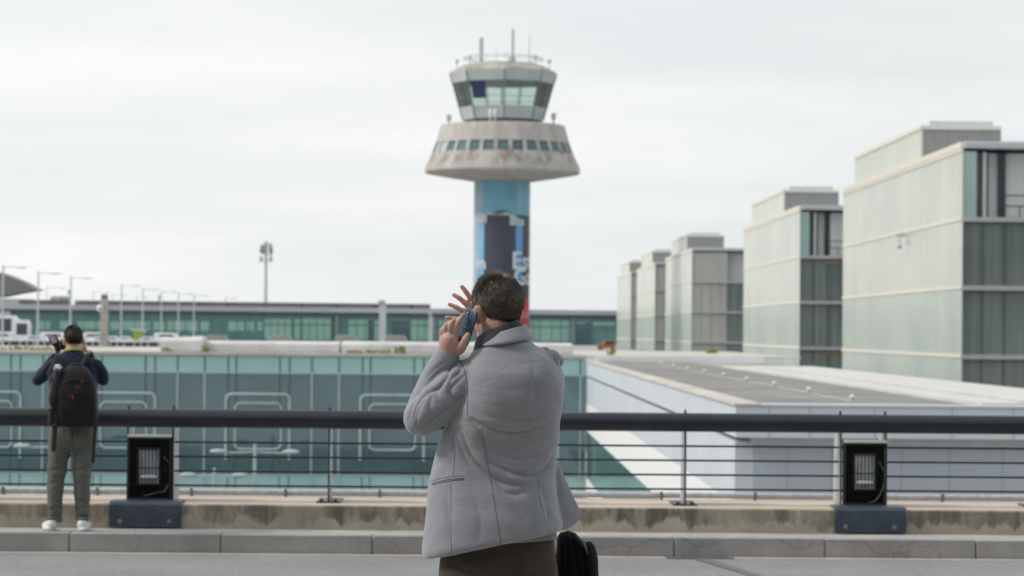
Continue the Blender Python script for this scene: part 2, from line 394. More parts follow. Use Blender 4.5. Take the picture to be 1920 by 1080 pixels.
# ------------------------------------------------------------------ floodlights between the paired posts
def floodlight(x, label, flip):
    t_ = thing('floodlight', label, 'floodlight', (x, YR-.06, ZW), 'floodlight cabinets along the railing')
    y0 = YR-.05; z0, z1 = ZW+.005, at(282, 820, y0).z - .0; w2 = .178
    h = MB()
    h.box(-w2, w2, y0+.10, y0+.11, z0, z1)                                 # back
    h.box(-w2, -w2+.012, y0-.03, y0+.10, z0, z1); h.box(w2-.012, w2, y0-.03, y0+.10, z0, z1)
    h.box(-w2+.012, w2-.012, y0-.03, y0+.10, z1-.02, z1); h.box(-w2+.012, w2-.012, y0-.03, y0+.10, z0, z0+.03)
    for v in [h]: v.v = [(a+x, b, c) for a, b, c in v.v]
    h.build('cabinet', M['boxblack'], t_, bevel=.003)
    fb = MB()
    for k in range(15):
        fx = x - w2 + .02 + k*(2*w2-.04)/14; fb.box(fx-.004, fx+.004, y0+.02, y0+.09, z0+.032, z1-.022)
    fb.build('cooling_fins', M['boxblack'], t_)
    MB().box(x-w2-.003, x+w2+.003, y0-.05, y0+.11, z1+.0005, z1+.022).build('hood', M['hood'], t_, bevel=.004)
    lx0, lx1 = x-.088, x+.075; lz0, lz1 = z0+.145, z0+.43
    f_ = MB()
    for q in ((lx0-.016, lx0, lz0-.016, lz1+.016), (lx1, lx1+.016, lz0-.016, lz1+.016), (lx0, lx1, lz0-.016, lz0), (lx0, lx1, lz1, lz1+.016)):
        f_.box(q[0], q[1], y0-.02, y0+.018, q[2], q[3])
    fr = f_.build('lamp_frame', M['boxblack'], t_, bevel=.002)
    MB().box(lx0+.001, lx1-.001, y0+.002, y0+.012, lz0+.001, lz1-.001).build('lamp_glass', M['lens'], fr)
    MB().tube([(lx0+.03, y0-.012, lz0+.055), (lx1-.03, y0-.012, lz0+.055)], .022, 10, None, True).build('lamp_tube', M['reflector'], fr, True)
    gm = MB()
    for k in range(5):
        gx = lx0 + (k+.75)*(lx1-lx0)/5.5; gm.tube([(gx, y0-.026, lz0-.01), (gx, y0-.026, lz1+.01)], .0045, 6)
    gm.tube([(lx0, y0-.028, (lz0+lz1)/2-.01), (lx1, y0-.028, (lz0+lz1)/2-.01)], .006, 6)
    gm.build('guard', M['boxblack'], fr)
    if flip: pts = [(x+.105, y0-.012, lz1-.05), (x+.145, y0-.03, lz1-.12), (x+.158, y0-.035, lz0+.12), (x+.14, y0-.035, lz0-.0), (x+.08, y0-.03, z0+.05), (x+.02, y0-.025, z0+.035)]
    else: pts = [(x+.16, y0-.02, lz0+.0), (x+.13, y0-.032, lz0-.06), (x+.085, y0-.035, z0+.075), (x+.03, y0-.035, z0+.062), (x-.05, y0-.03, z0+.04)]
    MB().tube([tuple(q) for q in cr(pts, 6)], .0055, 8).build('cable', M['cable'], t_, True)
    if not flip: MB().tube([(x+.115, y0-.02, lz1-.06), (x+.16, y0-.022, lz1-.11)], .006, 8).build('cable', M['cable'], t_, True)
    # folded cover over the wall's face
    bx = .295; yf = YW-.045
    prof = [(yf, ZP+.012), (yf, ZW-.03)] + [(yf+.05-.05*math.cos(a), ZW-.03+.05*math.sin(a)) for a in (R(30), R(60), R(90))] + [(YR-.04, ZW+.02), (YR-.04, ZW+.004), (YW-.004, ZW+.004), (YW-.004, ZP+.012)]
    c = MB(); c.prism(prof, x-bx, x+bx, 'x'); cv = c.build('base_cover', M['boxblue'], t_, bevel=.004)
    for sx_ in (-.205, .20):
        bq = MB(); bq.lathe((0,0), [(.0,-.006),(.021,-.006),(.019,0.),(.0,.004)], 12)
        bq.v = [(x+sx_+a, yf-.001-cc, ZP+.06+b) for a, b, cc in bq.v]; bq.build('bolt', M['bolt'], cv, True)
floodlight(at(282, 900, YR).x, 'black floodlight cabinet right beside the photographer, cable loose across its foot', False)
floodlight(at(1621, 900, YR).x, 'black floodlight cabinet in front of the white wing, cable curving round its lamp', True)
floodlight(at(282, 900, YR).x + 8*PS, 'black floodlight cabinet out past the right edge of the view', True)
# ------------------------------------------------------------------ glass hall below the bridge
D = 120.; P_ = F/D
def hx(px): return at(px, 800, D).x
def hz(py, px=500): return at(px, py, D).z
M['tealdark'] = glassy('teal_glass', (.42,.72,.78), .05, .04, .42, (.10,.235,.275))
def frosted(name, c1, c2, rough=.12):
    m, t, b = nt(name); v = coords(t)
    c = ramp(t, noise(t, coords(t, (.5,.5,.25)), .9, 3), [(.3, c1), (.7, c2)])
    t.links.new(c, b.inputs['Base Color']); b.inputs['Roughness'].default_value = rough; b.inputs['Specular IOR Level'].default_value = .5
    return m
M['teallight'] = frosted('pale_teal_glass', (.32,.53,.52), (.39,.59,.58))
M['joint'] = pbr('joint', (.07,.10,.10), .6)
M['mull'] = pbr('pale_aluminium', (.38,.49,.50), .45, .08)
M['inside'] = pbr('interior_plaster', (.24,.32,.32), .8, .4, .25)
M['insidedark'] = pbr('interior_dark', (.07,.10,.105), .8, .4, .5)
M['truss'] = pbr('interior_steel', (.46,.54,.54), .6, .1)
M['roofbeige'] = pbr('roof_screed', (.50,.47,.43), .9, .18, .5, .3, 12)
hall = thing('glass_hall', 'low teal glass hall below the bridge with pale portal frames', 'building', (-12, 136, -7))
zt, z1_, z2_, zb = hz(664), hz(698), hz(889), -7.0
XL, XR = -46., hx(1098)
for z_a, z_b, nm, mt in ((z1_, zt-.02, 'upper_glazing', 'teallight'), (z2_+.0, z1_-.06, 'main_glazing', 'tealdark'), (zb, z2_-.06, 'lower_glazing', 'teallight')):
    MB().box(XL, XR, D, D+.05, z_a, z_b).build(nm, M[mt], hall)
MB().box(XL, XR, D-.04, D+.10, z1_-.06, z1_).build('transom', M['mull'], hall)
MB().box(XL, XR, D-.04, D+.10, z2_-.06, z2_).build('transom', M['mull'], hall)
rf = MB().box(XL, 13.6, D-.05, 154, zt-.02, zt+.05).build('roof', M['roofbeige'], hall)
MB().box(XL, XR, D-.12, D-.051, zt-.06, zt+.07).build('coping', M['roofbeige'], hall, bevel=.01)
hi = MB(); hi.box(XL, XR, D+6, D+6.2, zb, zt-.1); hi.build('interior_wall', M['inside'], hall)
fl = MB()
for z in (hz(757), hz(846)): fl.box(XL, XR, D+1.2, D+5.99, z-.32, z)
fl.build('interior_floor', M['insidedark'], hall)
MB().box(XL, XR, D+.06, D+5.99, zb, zb+.1).build('floor', M['inside'], hall)
per = hx(635)-hx(383)
for k in range(-7, 4):
    o_ = k*per
    for px in (332, 383):
        X = hx(px)+o_
        if X < XR: MB().box(X-.034, X+.034, D-.07, D-.001, zb, z1_-.061).build('mullion', M['mull'], hall)
    jm = MB()
    for px in (427, 442, 524, 542, 332, 383):
        X = hx(px)+o_
        if X < XR:
            jm.box(X-.03, X+.03, D-.012, D-.0005, z1_+.001, zt-.12)
            if px in (427, 442, 524, 542): jm.box(X-.03, X+.03, D-.010, D-.0005, z2_+.001, z1_-.061)
            jm.box(X-.02, X+.02, D-.012, D-.0005, zb, z2_-.061)
    if jm.v: jm.build('glazing_joint', M['joint'], hall)
    # portal frames: an open outer one and a closed inner one, rounded corners
    def rounded(xa, xb, za, zb_, r=.22, openb=False):
        pts = []
        cs = [(xa, zb_, PI, PI/2), (xb, zb_, PI/2, 0)]
        if openb: pts = [(xa, za)]
        for cx_, cz_, a0, a1 in cs:
            ox = cx_ + (r if cx_ == xa else -r); oz = cz_-r
            for q in range(5):
                a = a0+(a1-a0)*q/4; pts.append((ox+r*math.cos(a), oz+r*math.sin(a)))
        if openb: pts.append((xb, za))
        else:
            for cx_, a0, a1 in ((xb, 0, -PI/2), (xa, -PI/2, -PI)):
                ox = cx_ + (r if cx_ == xa else -r); oz = za+r
                for q in range(5):
                    a = a0+(a1-a0)*q/4; pts.append((ox+r*math.cos(a), oz+r*math.sin(a)))
            pts.append(pts[0])
        return [(a, D-.11, b) for a, b in pts]
    xa, xb = hx(424)+o_, hx(543)+o_
    if xb < XR:
        fr = MB().tube(rounded(xa, xb, hz(862), hz(739), openb=True), .052, 8).build('portal_frame', M['mull'], hall, True)
        MB().tube(rounded(hx(441)+o_, hx(527)+o_, hz(842), hz(756)), .045, 8).build('inner_frame', M['mull'], fr, True)
    # braces and columns behind the glass
    X = (hx(583)+hx(635))/2 + o_
    if X < XR-2:
        MB().tube([(X, D+3, zb), (X, D+3, zt-.2)], .28, 12).build('column', M['truss'], hall, True)
        for s in (-1, 1):
            MB().tube([(X+s*.5, D+3, z1_-.2), (X+s*2.5, D+3, hz(755))], .13, 8).build('brace', M['truss'], hall, True)
            MB().tube([(X+s*2.7, D+3.6, hz(772)), (X+s*1.2, D+3.6, hz(850))], .11, 8).build('brace', M['truss'], hall, True)
for px0, px1, pa, pb in ((693, 775, 860, 898), (326, 383, 838, 856)):
    MB().box(hx(px0), hx(px1), D+.9, D+1.0, hz(pb), hz(pa)).build('dark_opening', M['insidedark'], hall)
# ------------------------------------------------------------------ white wing on the right
wx0, wx1, wy0, wy1 = 4.52, 14.0, 50.0, 120.0
rz = at(1380, 756, wy0).z
M['wingwhite'] = pbr('blueish_white_panel', (.59,.635,.685), .45, .05, .4)
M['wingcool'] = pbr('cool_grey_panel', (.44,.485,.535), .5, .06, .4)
M['wingbright'] = pbr('bright_white_band', (.82,.83,.82), .5, .04)
M['roofgrey'] = pbr('grey_roof_felt', (.215,.21,.205), .9, .28, .5, .3, 25)
M['roofpale'] = pbr('pale_roof_edge', (.55,.54,.52), .8, .12, .8)
wing = thing('white_wing', 'white low building wing with flat grey roof beside the teal hall', 'building', (8, 80, -7))
zF = rz - .60
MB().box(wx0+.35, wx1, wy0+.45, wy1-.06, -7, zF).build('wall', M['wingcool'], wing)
fa = MB(); fa.box(wx0, wx1, wy0, wy0+.3, zF, rz-.05); fa.build('front_fascia', M['wingwhite'], wing)
MB().box(wx0, wx0+.3, wy0+.301, wy1-.06, zF+.0, rz-.05).build('side_fascia', M['wingwhite'], wing)
jw = MB()
k = 0
for px in (1442, 1518, 1640, 1785, 1900):
    X = at(px, 780, wy0).x; jw.box(X-.008, X+.008, wy0-.006, wy0-.0005, zF+.002, rz-.052)
for px in (1476, 1560, 1690, 1780, 1880):
    X = at(px, 860, wy0+.45).x; jw.box(X-.006, X+.006, wy0+.444, wy0+.4495, -7, zF-.01)
jw.build('panel_joint', pbr('panel_joint', (.33,.36,.40), .6), wing)
MB().box(wx0+.3, wx1, wy0+.3, wy0+.449, zF-.14, zF-.002).build('soffit', M['hood'], wing)
ex = wx0
def zs(ratio): return CAMZ - ratio*(wx0)
MB().box(wx0+.03, wx0+.349, wy0+.46, wy1-.06, zs(.67), zF-.09).build('side_panel', M['wingwhite'], wing)
MB().box(wx0+.015, wx0+.349, wy0+.46, wy1-.06, zs(.92), zs(.67)-.002).build('white_band', M['wingbright'], wing)
MB().box(wx0+.05, wx0+.349, wy0+.46, wy1-.06, zs(1.36), zs(.92)-.002).build('side_glazing', frosted('side_teal_glass', (.10,.22,.21), (.14,.28,.26), .06), wing)
MB().box(wx0+.02, wx0+.349, wy0+.46, wy1-.06, -7, zs(1.36)-.002).build('plinth', M['wingbright'], wing)
r_ = MB().box(wx0+.45, 8.9, wy0+.35, wy1-.06, rz-.35, rz-.03).build('roof', M['roofgrey'], wing)
MB().box(wx0-.04, wx0+.449, wy0-.04, wy1-.06, rz-.0495, rz).build('roof_edge', M['roofbeige'], r_, bevel=.01)
MB().box(wx0+.4495, wx1, wy0-.04, wy0+.349, rz-.0495, rz-.002).build('roof_edge', M['wingwhite'], r_, bevel=.01)
q = MB(); q.box(8.901, 9.7, wy0+.35, 104, rz-.3, rz+.03); q.box(9.86, 12.2, wy0+.35, 104, rz-.3, rz+.05); q.box(9.701, 9.859, wy0+.35, 104, rz-.3, rz-.10)
q.build('gutter_kerb', M['roofpale'], r_)
MB().box(wx0+.4, 12, wy1-.5, wy1-.062, rz-.02, rz+.20).build('roof_upstand', M['white'], r_, bevel=.01)
for k in range(9):
    y = 52.4 + 6.9*k; x = 6.88
    names = ('nearest', 'second nearest', 'third nearest', 'fourth nearest', 'fifth', 'sixth', 'seventh', 'eighth', 'farthest')
    t_ = thing('roof_anchor', f'small white anchor knob on grey roof, {names[k]} from front edge', 'roof anchor', (x, y, rz-.03), 'anchor knobs on the grey roof')
    MB().cyl((x, y), .025, rz-.03, rz+.06, 8).build('stem', M['galv'], t_, True)
    MB().ell((x, y, rz+.075), (.052,.052,.042)).build('knob', M['white'], t_, True)
o = MB().tube([(6.93, 52.4+6.9*k/3, rz-.012+.006*math.sin(k*2)) for k in range(25)], .010, 6).build('safety_cable', M['hood'], None, True)
tag(o, 'thin pale safety cable lying along the grey roof', 'cable')
# ------------------------------------------------------------------ office blocks
def uglass(name, c1, c2, k=26., rough=.25, bstr=.4):
    m, t, b = nt(name); sp = N(t, 'ShaderNodeSeparateXYZ'); v = coords(t); t.links.new(v, sp.inputs[0])
    lin = math_n(t, 'ADD', sp.outputs[0], sp.outputs[1])
    wv = math_n(t, 'SINE', math_n(t, 'MULTIPLY', lin, k))
    st = noise(t, coords(t, (2.4,2.4,.05)), 1.0, 3, .7); bl = noise(t, coords(t, (.10,.10,.16)), 1., 3)
    c = ramp(t, math_n(t, 'MULTIPLY_ADD', st, .55, math_n(t, 'MULTIPLY', bl, .45)), [(.38, c1), (.60, c2)])
    c = mixc(t, ramp(t, wv, [(.0, (0,0,0)), (.12, (.16,.16,.16)), (.14, (0,0,0))]), c, (.35,.38,.37))
    t.links.new(c, b.inputs['Base Color']); b.inputs['Roughness'].default_value = rough
    bump(t, b, wv, bstr, .02); return m
M['uglass'] = uglass('channel_glass', (.47,.505,.465), (.60,.615,.55))
M['uglass_low'] = uglass('green_channel_glass', (.37,.45,.425), (.51,.55,.50))
M['frontglass'] = uglass('dark_front_glass', (.12,.155,.15), (.23,.26,.245), 9., .15, .15)
M['frontpale'] = uglass('pale_front_glass', (.40,.405,.37), (.50,.50,.455), 9., .35, .15)
M['frontdark'] = pbr('front_fin', (.085,.11,.108), .5, .1)
M['bandcream'] = pbr('cream_band', (.66,.63,.55), .6, .06)
M['slab'] = pbr('slab_edge', (.40,.41,.405), .6, .1)
M['roofcap'] = pbr('roof_cap', (.62,.63,.67), .45, .06)
M['louvre'] = pbr('louvre_grey', (.26,.27,.26), .6, .12, 2, stretch=(6,6,.1))
M['cornerglass'] = frosted('corner_glass', (.32,.45,.43), (.38,.50,.48), .08)
M['doordark'] = pbr('dark_door', (.028,.045,.055), .3, .2)
M['recess'] = pbr('recess_wall', (.66,.69,.67), .7, .15, .6, stretch=(3,3,.2))
BX, BX1 = 25.0, 42.0
FL = [-7.0, -2.86, .72, 4.30, 7.86, 11.45]
def block(yn, yf, label, pen, pale=False, detail=True, orange=(), openright=False):
    t_ = thing('office_block', label, 'building', ((BX+BX1)/2, (yn+yf)/2, -7), 'glass office blocks in a row')
    cap = 11.86
    for k in range(len(FL)-1):
        za, zb_ = FL[k]+.09, FL[k+1]-.09
        MB().box(BX, BX+.06, yn, yf, za, zb_).build('side_glazing', M['uglass' if k >= 3 else 'uglass_low'], t_)
        MB().box(BX-.05, BX+.06, yn-.02, yf+.02, FL[k+1]-.0899, FL[k+1]+.0899).build('floor_band', M['bandcream'], t_)
        top = k == len(FL)-2
        fr = yn+.25
        if not top:
            MB().box(BX+.061, BX1, fr, fr+.2, za-.0, zb_-.1).build('front_glazing', M['frontpale' if pale else 'frontglass'], t_)
            fm = MB(); q = BX+1.1
            while q < BX1: fm.box(q-.02, q+.02, fr-.07, fr-.002, za, zb_-.1); q += 1.15
            fm.build('front_fins', M['frontpale' if pale else 'frontdark'], t_)
            if pale and not openright:
                MB().box(BX+4.2, BX1, fr-.14, fr-.101, za, zb_-.1).build('dark_glazing', M['frontglass'], t_)
        elif pale:
            MB().box(BX+.061, BX+4.2, fr, fr+.2, za, zb_).build('front_glazing', M['frontpale'], t_)
            MB().box(BX+4.2, BX1, fr+2, fr+2.2, za, zb_).build('recess_wall', M['recess'], t_)
            rm = MB()
            for z in (.35, .7, 1.05): rm.box(BX+4.21, BX1, fr, fr+.05, za+z, za+z+.05)
            rm.build('balcony_rail', M['slab'], t_)
        else:
            MB().box(BX+.061, BX+.75, yn+.05, yn+.15, za, zb_).build('corner_glazing', M['cornerglass'], t_)
            MB().box(BX+.061, BX+8, yn+1.5, yn+1.7, za, zb_).build('recess_wall', M['recess'], t_)
            MB().box(BX+11.5, BX1, yn+1.5, yn+1.7, za, zb_).build('recess_wall', M['recess'], t_)
            MB().box(BX+.80, BX+1.55, yn+1.0, yn+1.1, za, zb_).build('side_screen', M['frontglass'], t_)
            MB().box(BX+2.1, BX+2.5, yn+1.35, yn+1.499, za, zb_).build('dark_door', M['doordark'], t_)
            for xx in (1.25, 6.4, 8.6): MB().box(BX+xx-.09, BX+xx+.09, yn+.55, yn+.75, za, zb_).build('column', M['roofcap' if xx < 2 else 'slab'], t_)
            rm = MB()
            for z in (.55, 1.10): rm.box(BX+1.9, BX1, yn+.15, yn+.22, za+z, za+z+.07)
            for k2 in range(8): rm.box(BX+3+k2*1.9, BX+3.06+k2*1.9, yn+.155, yn+.21, za+.02, za+.55)
            rm.build('balcony_rail', M['doordark'], t_)
        if k: MB().box(BX+.061, BX1, yn-.05, yn+2.9, FL[k]-.16, FL[k]+.088).build('slab_edge', M['slab'], t_)
        for kk in orange:
            if kk == k: MB().ell((BX+2.6, fr-.05, zb_-.35), (.75, .06, .11)).build('lit_ceiling_lamp', M['orangelamp'], t_, True)
    rf = MB().box(BX+.1, BX1, yn-.1, yf, 11.541, 11.72).build('roof', M['roofcap'], t_)
    MB().box(BX+.12, BX1, yn-.16, yn+.5, 11.721, cap+.02).build('roof_edge', M['roofcap'], rf)
    MB().box(BX-.08, BX+.5, yn+.0, yf+.02, 11.5401, cap).build('parapet', M['bandcream'], rf)
    MB().box(BX+1, BX1, yf-.3, yf, -7, 11.5).build('rear_wall', M['frontpale'], t_)
    MB().box(BX1-.3, BX1, yn+3, yf-.31, -7, 11.5).build('far_wall', M['frontpale'], t_)
    MB().box(BX+.9, BX1-.4, yn+3.0, yf-.4, -7, 11.4).build('core', M['recess'], t_)
    px0, px1, pyn, pyf, pz = pen
    ph = MB().box(px0, px1, pyn, pyf, 11.90, pz-.22).build('penthouse', M['louvre'], t_)
    MB().box(px0-.12, px0-.002, pyn-.02, pyf+.02, 12.05, pz-.22).build('penthouse_cladding', M['uglass'], ph)
    MB().box(px0-.18, px1+.0, pyn-.15, pyf+.05, pz-.2199, pz).build('penthouse_roof', M['bandcream'], ph)
    MB().box(px0+.35, px1-.5, pyn-.10, pyf-1, pz+.0005, pz+.28).build('penthouse_roof', M['roofcap'], ph)
    return t_
M['orangelamp'] = pbr('amber_lamp', (.34,.20,.09), .6, .2)
def Yb(px): return BX/at(px, 560, 1.0).x
def pens(yn, yf): return (BX+.75, BX+5.3, yn+18.0, yf-1.2, 14.0)
y1n, y1f = Yb(1803), Yb(1580)
y2n, y2f = Yb(1499), Yb(1394)
y3n, y3f = Yb(1297), Yb(1248)
y4n, y4f = Yb(1228), Yb(1194)
y5n, y5f = Yb(1183), Yb(1157)
block(y1n, y1f, 'nearest and largest pale glass office block, cut by the right edge', pens(y1n, y1f))
block(y2n, y2f, 'pale glass office block second from the right with amber lamps inside', pens(y2n, y2f), orange=(1, 3))
block(y3n, y3f, 'pale glass office block mid-row with beige front and dark glass side', pens(y3n, y3f), pale=True)
block(y4n, y4f, 'small far glass office block just left of the beige-fronted one', pens(y4n, y4f), pale=True, openright=True)
block(y5n, y5f, 'smallest and farthest glass office block at the left end of the row', pens(y5n, y5f), pale=True, openright=True)
# spotlight cluster on the near block's flank
yc = BX*F/(1703-900); zc = at(1703, 442, yc).z
t_ = thing('wall_lamp', 'small dark lamp cluster fixed to the side of the nearest office block', 'lamp', (BX-.1, yc, zc))
MB().tube([(BX-.01, yc, zc), (BX-.5, yc, zc), (BX-.5, yc-.0, zc-.5)], .05, 8).build('bracket', M['pmast'], t_)
for dy, dz in ((-.55, .05), (.45, .12), (.0, -.62)):
    MB().ell((BX-.5, yc+dy, zc+dz), (.16,.22,.15)).build('lamp_head', M['pmast'], t_, True)
MB().tube([(BX-.5, yc-.55, zc+.05), (BX-.5, yc+.45, zc+.1)], .04, 8).build('bracket', M['pmast'], t_)
# ------------------------------------------------------------------ upper apron and terminal
ZA = -.88
o = struct('apron', MB().box(-400,24,214,690,-7,ZA), pbr('apron_paving', (.34,.34,.34), .9, .1, .05), 'broad grey forecourt where the cars are parked before the terminal', 'forecourt')
M['mint'] = frosted('mint_glass', (.26,.47,.39), (.33,.54,.46), .15)
M['midteal'] = frosted('terminal_glass', (.10,.225,.225), (.14,.285,.28), .12)
M['darkpane'] = frosted('dark_pane', (.06,.11,.13), (.075,.13,.15), .12)
M['fascia'] = pbr('roof_fascia', (.43,.44,.47), .5, .08, .1)
M['solar'] = pbr('roof_dark', (.16,.15,.148), .5, .2, .3)
A_, B_ = 572.0, .26              # facade line Y = A + B x
term = thing('terminal_building', 'long teal glass terminal across the background with grey roof edge', 'terminal', (-45, A_-45*B_, ZA))
u = Vector((1, B_, 0)).normalized(); nrm = Vector((B_, -1, 0)).normalized()    # towards us
def on_term(px, py):
    d = ray(px, py); k = A_/(d.y - B_*d.x); return CAM + d*k
def tbox(px0, px1, za, zb_, o0, o1):
    """a box on the facade between two picture columns, offsets o0..o1 in front of it"""
    a = on_term(px0, 600); b = on_term(px1, 600); a.z = b.z = 0; m = MB()
    vs = []
    for z in (za, zb_):
        for p, o in ((a, o1), (b, o1), (b, o0), (a, o0)): q = p + nrm*o; vs.append((q.x, q.y, z))
    return m.add(vs, [(0,3,2,1),(4,5,6,7),(0,1,5,4),(1,2,6,5),(2,3,7,6),(3,0,4,7)])
zT = on_term(600, 578).z
tbox(-260, 1210, ZA, zT-.9, -8, 0).build('glazing', M['midteal'], term)
tbox(-260, 1210, zT-.8, zT+.15, -30, 1.6).build('roof', M['fascia'], term)
tbox(-260, 1210, zT-1.5, zT-.801, -9, .6).build('eaves', pbr('eaves', (.10,.14,.15), .6, .1), term)
segs = [(35,95),(97,130),(146,228),(232,300),(302,372),(374,424),(427,492),(494,563),(566,630),(633,700),(703,770),(773,806)]
for a, b in segs: tbox(a, b, zT+.151, zT+1.05, -6, .3).build('roof_louvre', M['solar'], term)
mint = [(40,58,602,616),(70,94,602,617),(112,133,602,617),(145,188,602,617),(190,203,603,617),(206,224,603,618),(229,281,602,619),(288,309,603,619),(314,371,602,620),(376,392,603,620),(428,458,603,620),(463,476,603,620),(483,494,603,620),
        (496,546,598,636),(552,563,598,637),(567,620,597,638),(653,668,599,638),(669,700,599,638),(701,712,599,638),(769,809,600,638),(822,880,600,640),(994,1034,601,640),(1035,1070,601,640),(1082,1098,604,609),(1110,1152,604,610)]
for a, b, c, d in mint:
    z0 = on_term((a+b)/2, d).z; z1 = on_term((a+b)/2, c).z
    tbox(a, b, z0, z1, .01, .12).build('lit_pane', M['mint'], term)
for a, b, c, d in ((735, 767, 603, 637), (1082, 1110, 607, 650), (690, 700, 600, 640)):
    tbox(a, b, on_term(a, d).z, on_term(a, c).z, .13, .2).build('dark_pane', M['darkpane'], term)
M['tmull'] = pbr('terminal_mullion', (.16,.28,.27), .5)
for px in list(range(60, 500, 24)) + [508, 521, 534, 546, 564, 580, 594, 607, 621, 630, 652, 668, 684, 701, 714, 770, 783, 796, 809, 830, 850, 1000, 1012, 1034, 1052, 1071, 1110]:
    tbox(px-.5, px+.5, ZA, zT-1.5, .2, .28).build('mullion', M['tmull'], term)
q = tbox(494, 1155, on_term(700, 611).z, on_term(700, 609).z, .285, .33); q.build('transom', M['midteal'], term)
for px in (630, 718, 812, 1072):
    tbox(px-3.2, px+3.2, ZA, zT-1.5, .34, .8).build('pier', pbr('terminal_pier', (.20,.27,.28), .6), term)
tbox(-30, 18, ZA, zT-1.2, .35, 1.5).build('end_bay', M['fascia'], term)
# rooftop units
for (a, b, c, d), lab in (((92,108,563,572),'white box unit on the terminal roof left of the bluish one'), ((108,128,561,571),'bluish box unit on the terminal roof near the left lamp posts')):
    p = on_term((a+b)/2, d); zb0 = zT+.1505
    t_ = thing('roof_unit', lab, 'roof unit', (p.x, p.y+2, zb0)); w_ = (b-a)/2/9.2
    MB().box(p.x-w_, p.x+w_, p.y+1, p.y+4, zb0, zb0+1.7).build('casing', M['white' if a < 100 else 'wingcool'], t_, bevel=.08)
    MB().box(p.x-w_*.7, p.x+w_*.7, p.y+.9, p.y+.99, zb0+1.0, zb0+1.5).build('grille', M['slab'], t_)
for px, py, lab in ((295, 556, 'short dark flue standing on the terminal roof'), (99, 556, 'thin dark flue behind the white roof unit')):
    p = on_term(px, py); t_ = thing('roof_flue', lab, 'flue', (p.x, p.y+3, zT+.15))
    MB().cyl((p.x, p.y+3), .14, zT+.15, p.z, 10).build('pipe', M['solar'], t_, True)
    MB().cyl((p.x, p.y+3), .24, p.z+.0, p.z+.25, 10).build('cowl', M['solar'], t_, True)
# curved roof of a farther hall, far left
Yc = 840.; t_ = thing('curved_roof_hall', 'grey curved hall roof rising behind the terminal at the far left', 'building', (at(-60, 600, Yc).x, Yc, ZA))
prof_o = [(-330, 556), (-270, 510), (-180, 492), (-90, 494), (-30, 504), (10, 515), (40, 528), (64, 541), (72, 543)]
prof_i = [(60, 545), (30, 550), (0, 556), (-60, 562), (-180, 562), (-320, 560)]
pl = [(at(a, b, Yc).x, at(a, b, Yc).z) for a, b in prof_o + prof_i]
MB().prism(pl, Yc, Yc+14, 'y').build('roof_shell', pbr('grey_hall_roof', (.20,.20,.21), .6, .1, .05), t_)
MB().box(at(-300, 580, Yc).x, at(52, 580, Yc).x, Yc+3, Yc+13, ZA, at(0, 560, Yc).z).build('hall_wall', M['white'], t_)
# ------------------------------------------------------------------ control tower
TY = 360.; tp = F/TY; TX = at(940.5, 500, TY).x
def tz(py): return at(940, py, TY).z
tower = thing('control_tower', 'tall control tower with concrete drum, glass cab and printed shaft', 'tower', (TX, TY, ZA))
def ct_mat():
    m, t, b = nt('tower_concrete'); v = coords(t)
    base = ramp(t, noise(t, v, .5, 6), [(.3, (.40,.375,.355)), (.7, (.50,.475,.45))])
    st = ramp(t, noise(t, coords(t, (.8,.8,.11)), 1.3, 6, .65), [(.44, (0,0,0)), (.62, (1,1,1))])
    sp = N(t, 'ShaderNodeSeparateXYZ'); t.links.new(v, sp.inputs[0])
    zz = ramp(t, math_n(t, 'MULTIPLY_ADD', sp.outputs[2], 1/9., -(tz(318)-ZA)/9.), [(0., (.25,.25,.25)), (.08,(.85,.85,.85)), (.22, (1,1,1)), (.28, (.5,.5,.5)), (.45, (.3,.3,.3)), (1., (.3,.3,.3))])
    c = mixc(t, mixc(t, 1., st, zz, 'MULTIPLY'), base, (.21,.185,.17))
    t.links.new(c, b.inputs['Base Color']); b.inputs['Roughness'].default_value = .9
    bump(t, b, noise(t, v, 3, 5), .3, .05); return m
M['towerconc'] = ct_mat()
hw = lambda px: px/tp
dr = MB(); prof = [(hw(50), tz(341.5)), (hw(100), tz(334)), (hw(143), tz(326.5)), (hw(146), tz(323)), (hw(145.5), tz(315)), (hw(133), tz(289))]
dr.lathe((TX, TY), prof + [(hw(128), tz(288.5)), (hw(121.5), tz(270.5)), (hw(126), tz(270)), (hw(116.5), tz(237)), (hw(114), tz(235.5)), (hw(60), tz(235))], 96)
drum = dr.build('drum', M['towerconc'], tower, 35)
M['drumglass'] = frosted('drum_window', (.05,.11,.12), (.09,.17,.18), .08)
nW = 30
for k in range(nW):
    a0 = -PI/2 + (k-.5)*2*PI/nW; a1 = a0+2*PI/nW
    def rr_(f, a, o): 
        q = (hw(133)*(1-f)+hw(126)*f)+o; return (TX+q*math.cos(a), TY+q*math.sin(a), tz(289)*(1-f)+tz(270)*f)
    g = .125*(a1-a0)
    # concrete pier between panes
    vs = [rr_(0,a0-g,0.003), rr_(0,a0+g,0.003), rr_(1,a0+g,0.003), rr_(1,a0-g,0.003), rr_(0,a0-g,-.35), rr_(0,a0+g,-.35), rr_(1,a0+g,-.35), rr_(1,a0-g,-.35)]
    MB().add(vs, [(0,1,2,3),(4,7,6,5),(0,4,5,1),(1,5,6,2),(2,6,7,3),(3,7,4,0)]).build('window_pier', M['towerconc'], tower)
    vs = [rr_(.03,a0+g,-.14), rr_(.03,a1-g,-.14), rr_(.97,a1-g,-.14), rr_(.97,a0+g,-.14), rr_(.03,a0+g,-.24), rr_(.03,a1-g,-.24), rr_(.97,a1-g,-.24), rr_(.97,a0+g,-.24)]
    pale = k in (23, 24, 25)
    MB().add(vs, [(0,1,2,3),(4,7,6,5),(0,4,5,1),(1,5,6,2),(2,6,7,3),(3,7,4,0)]).build('window', M['cornerglass' if pale else 'drumglass'], tower)
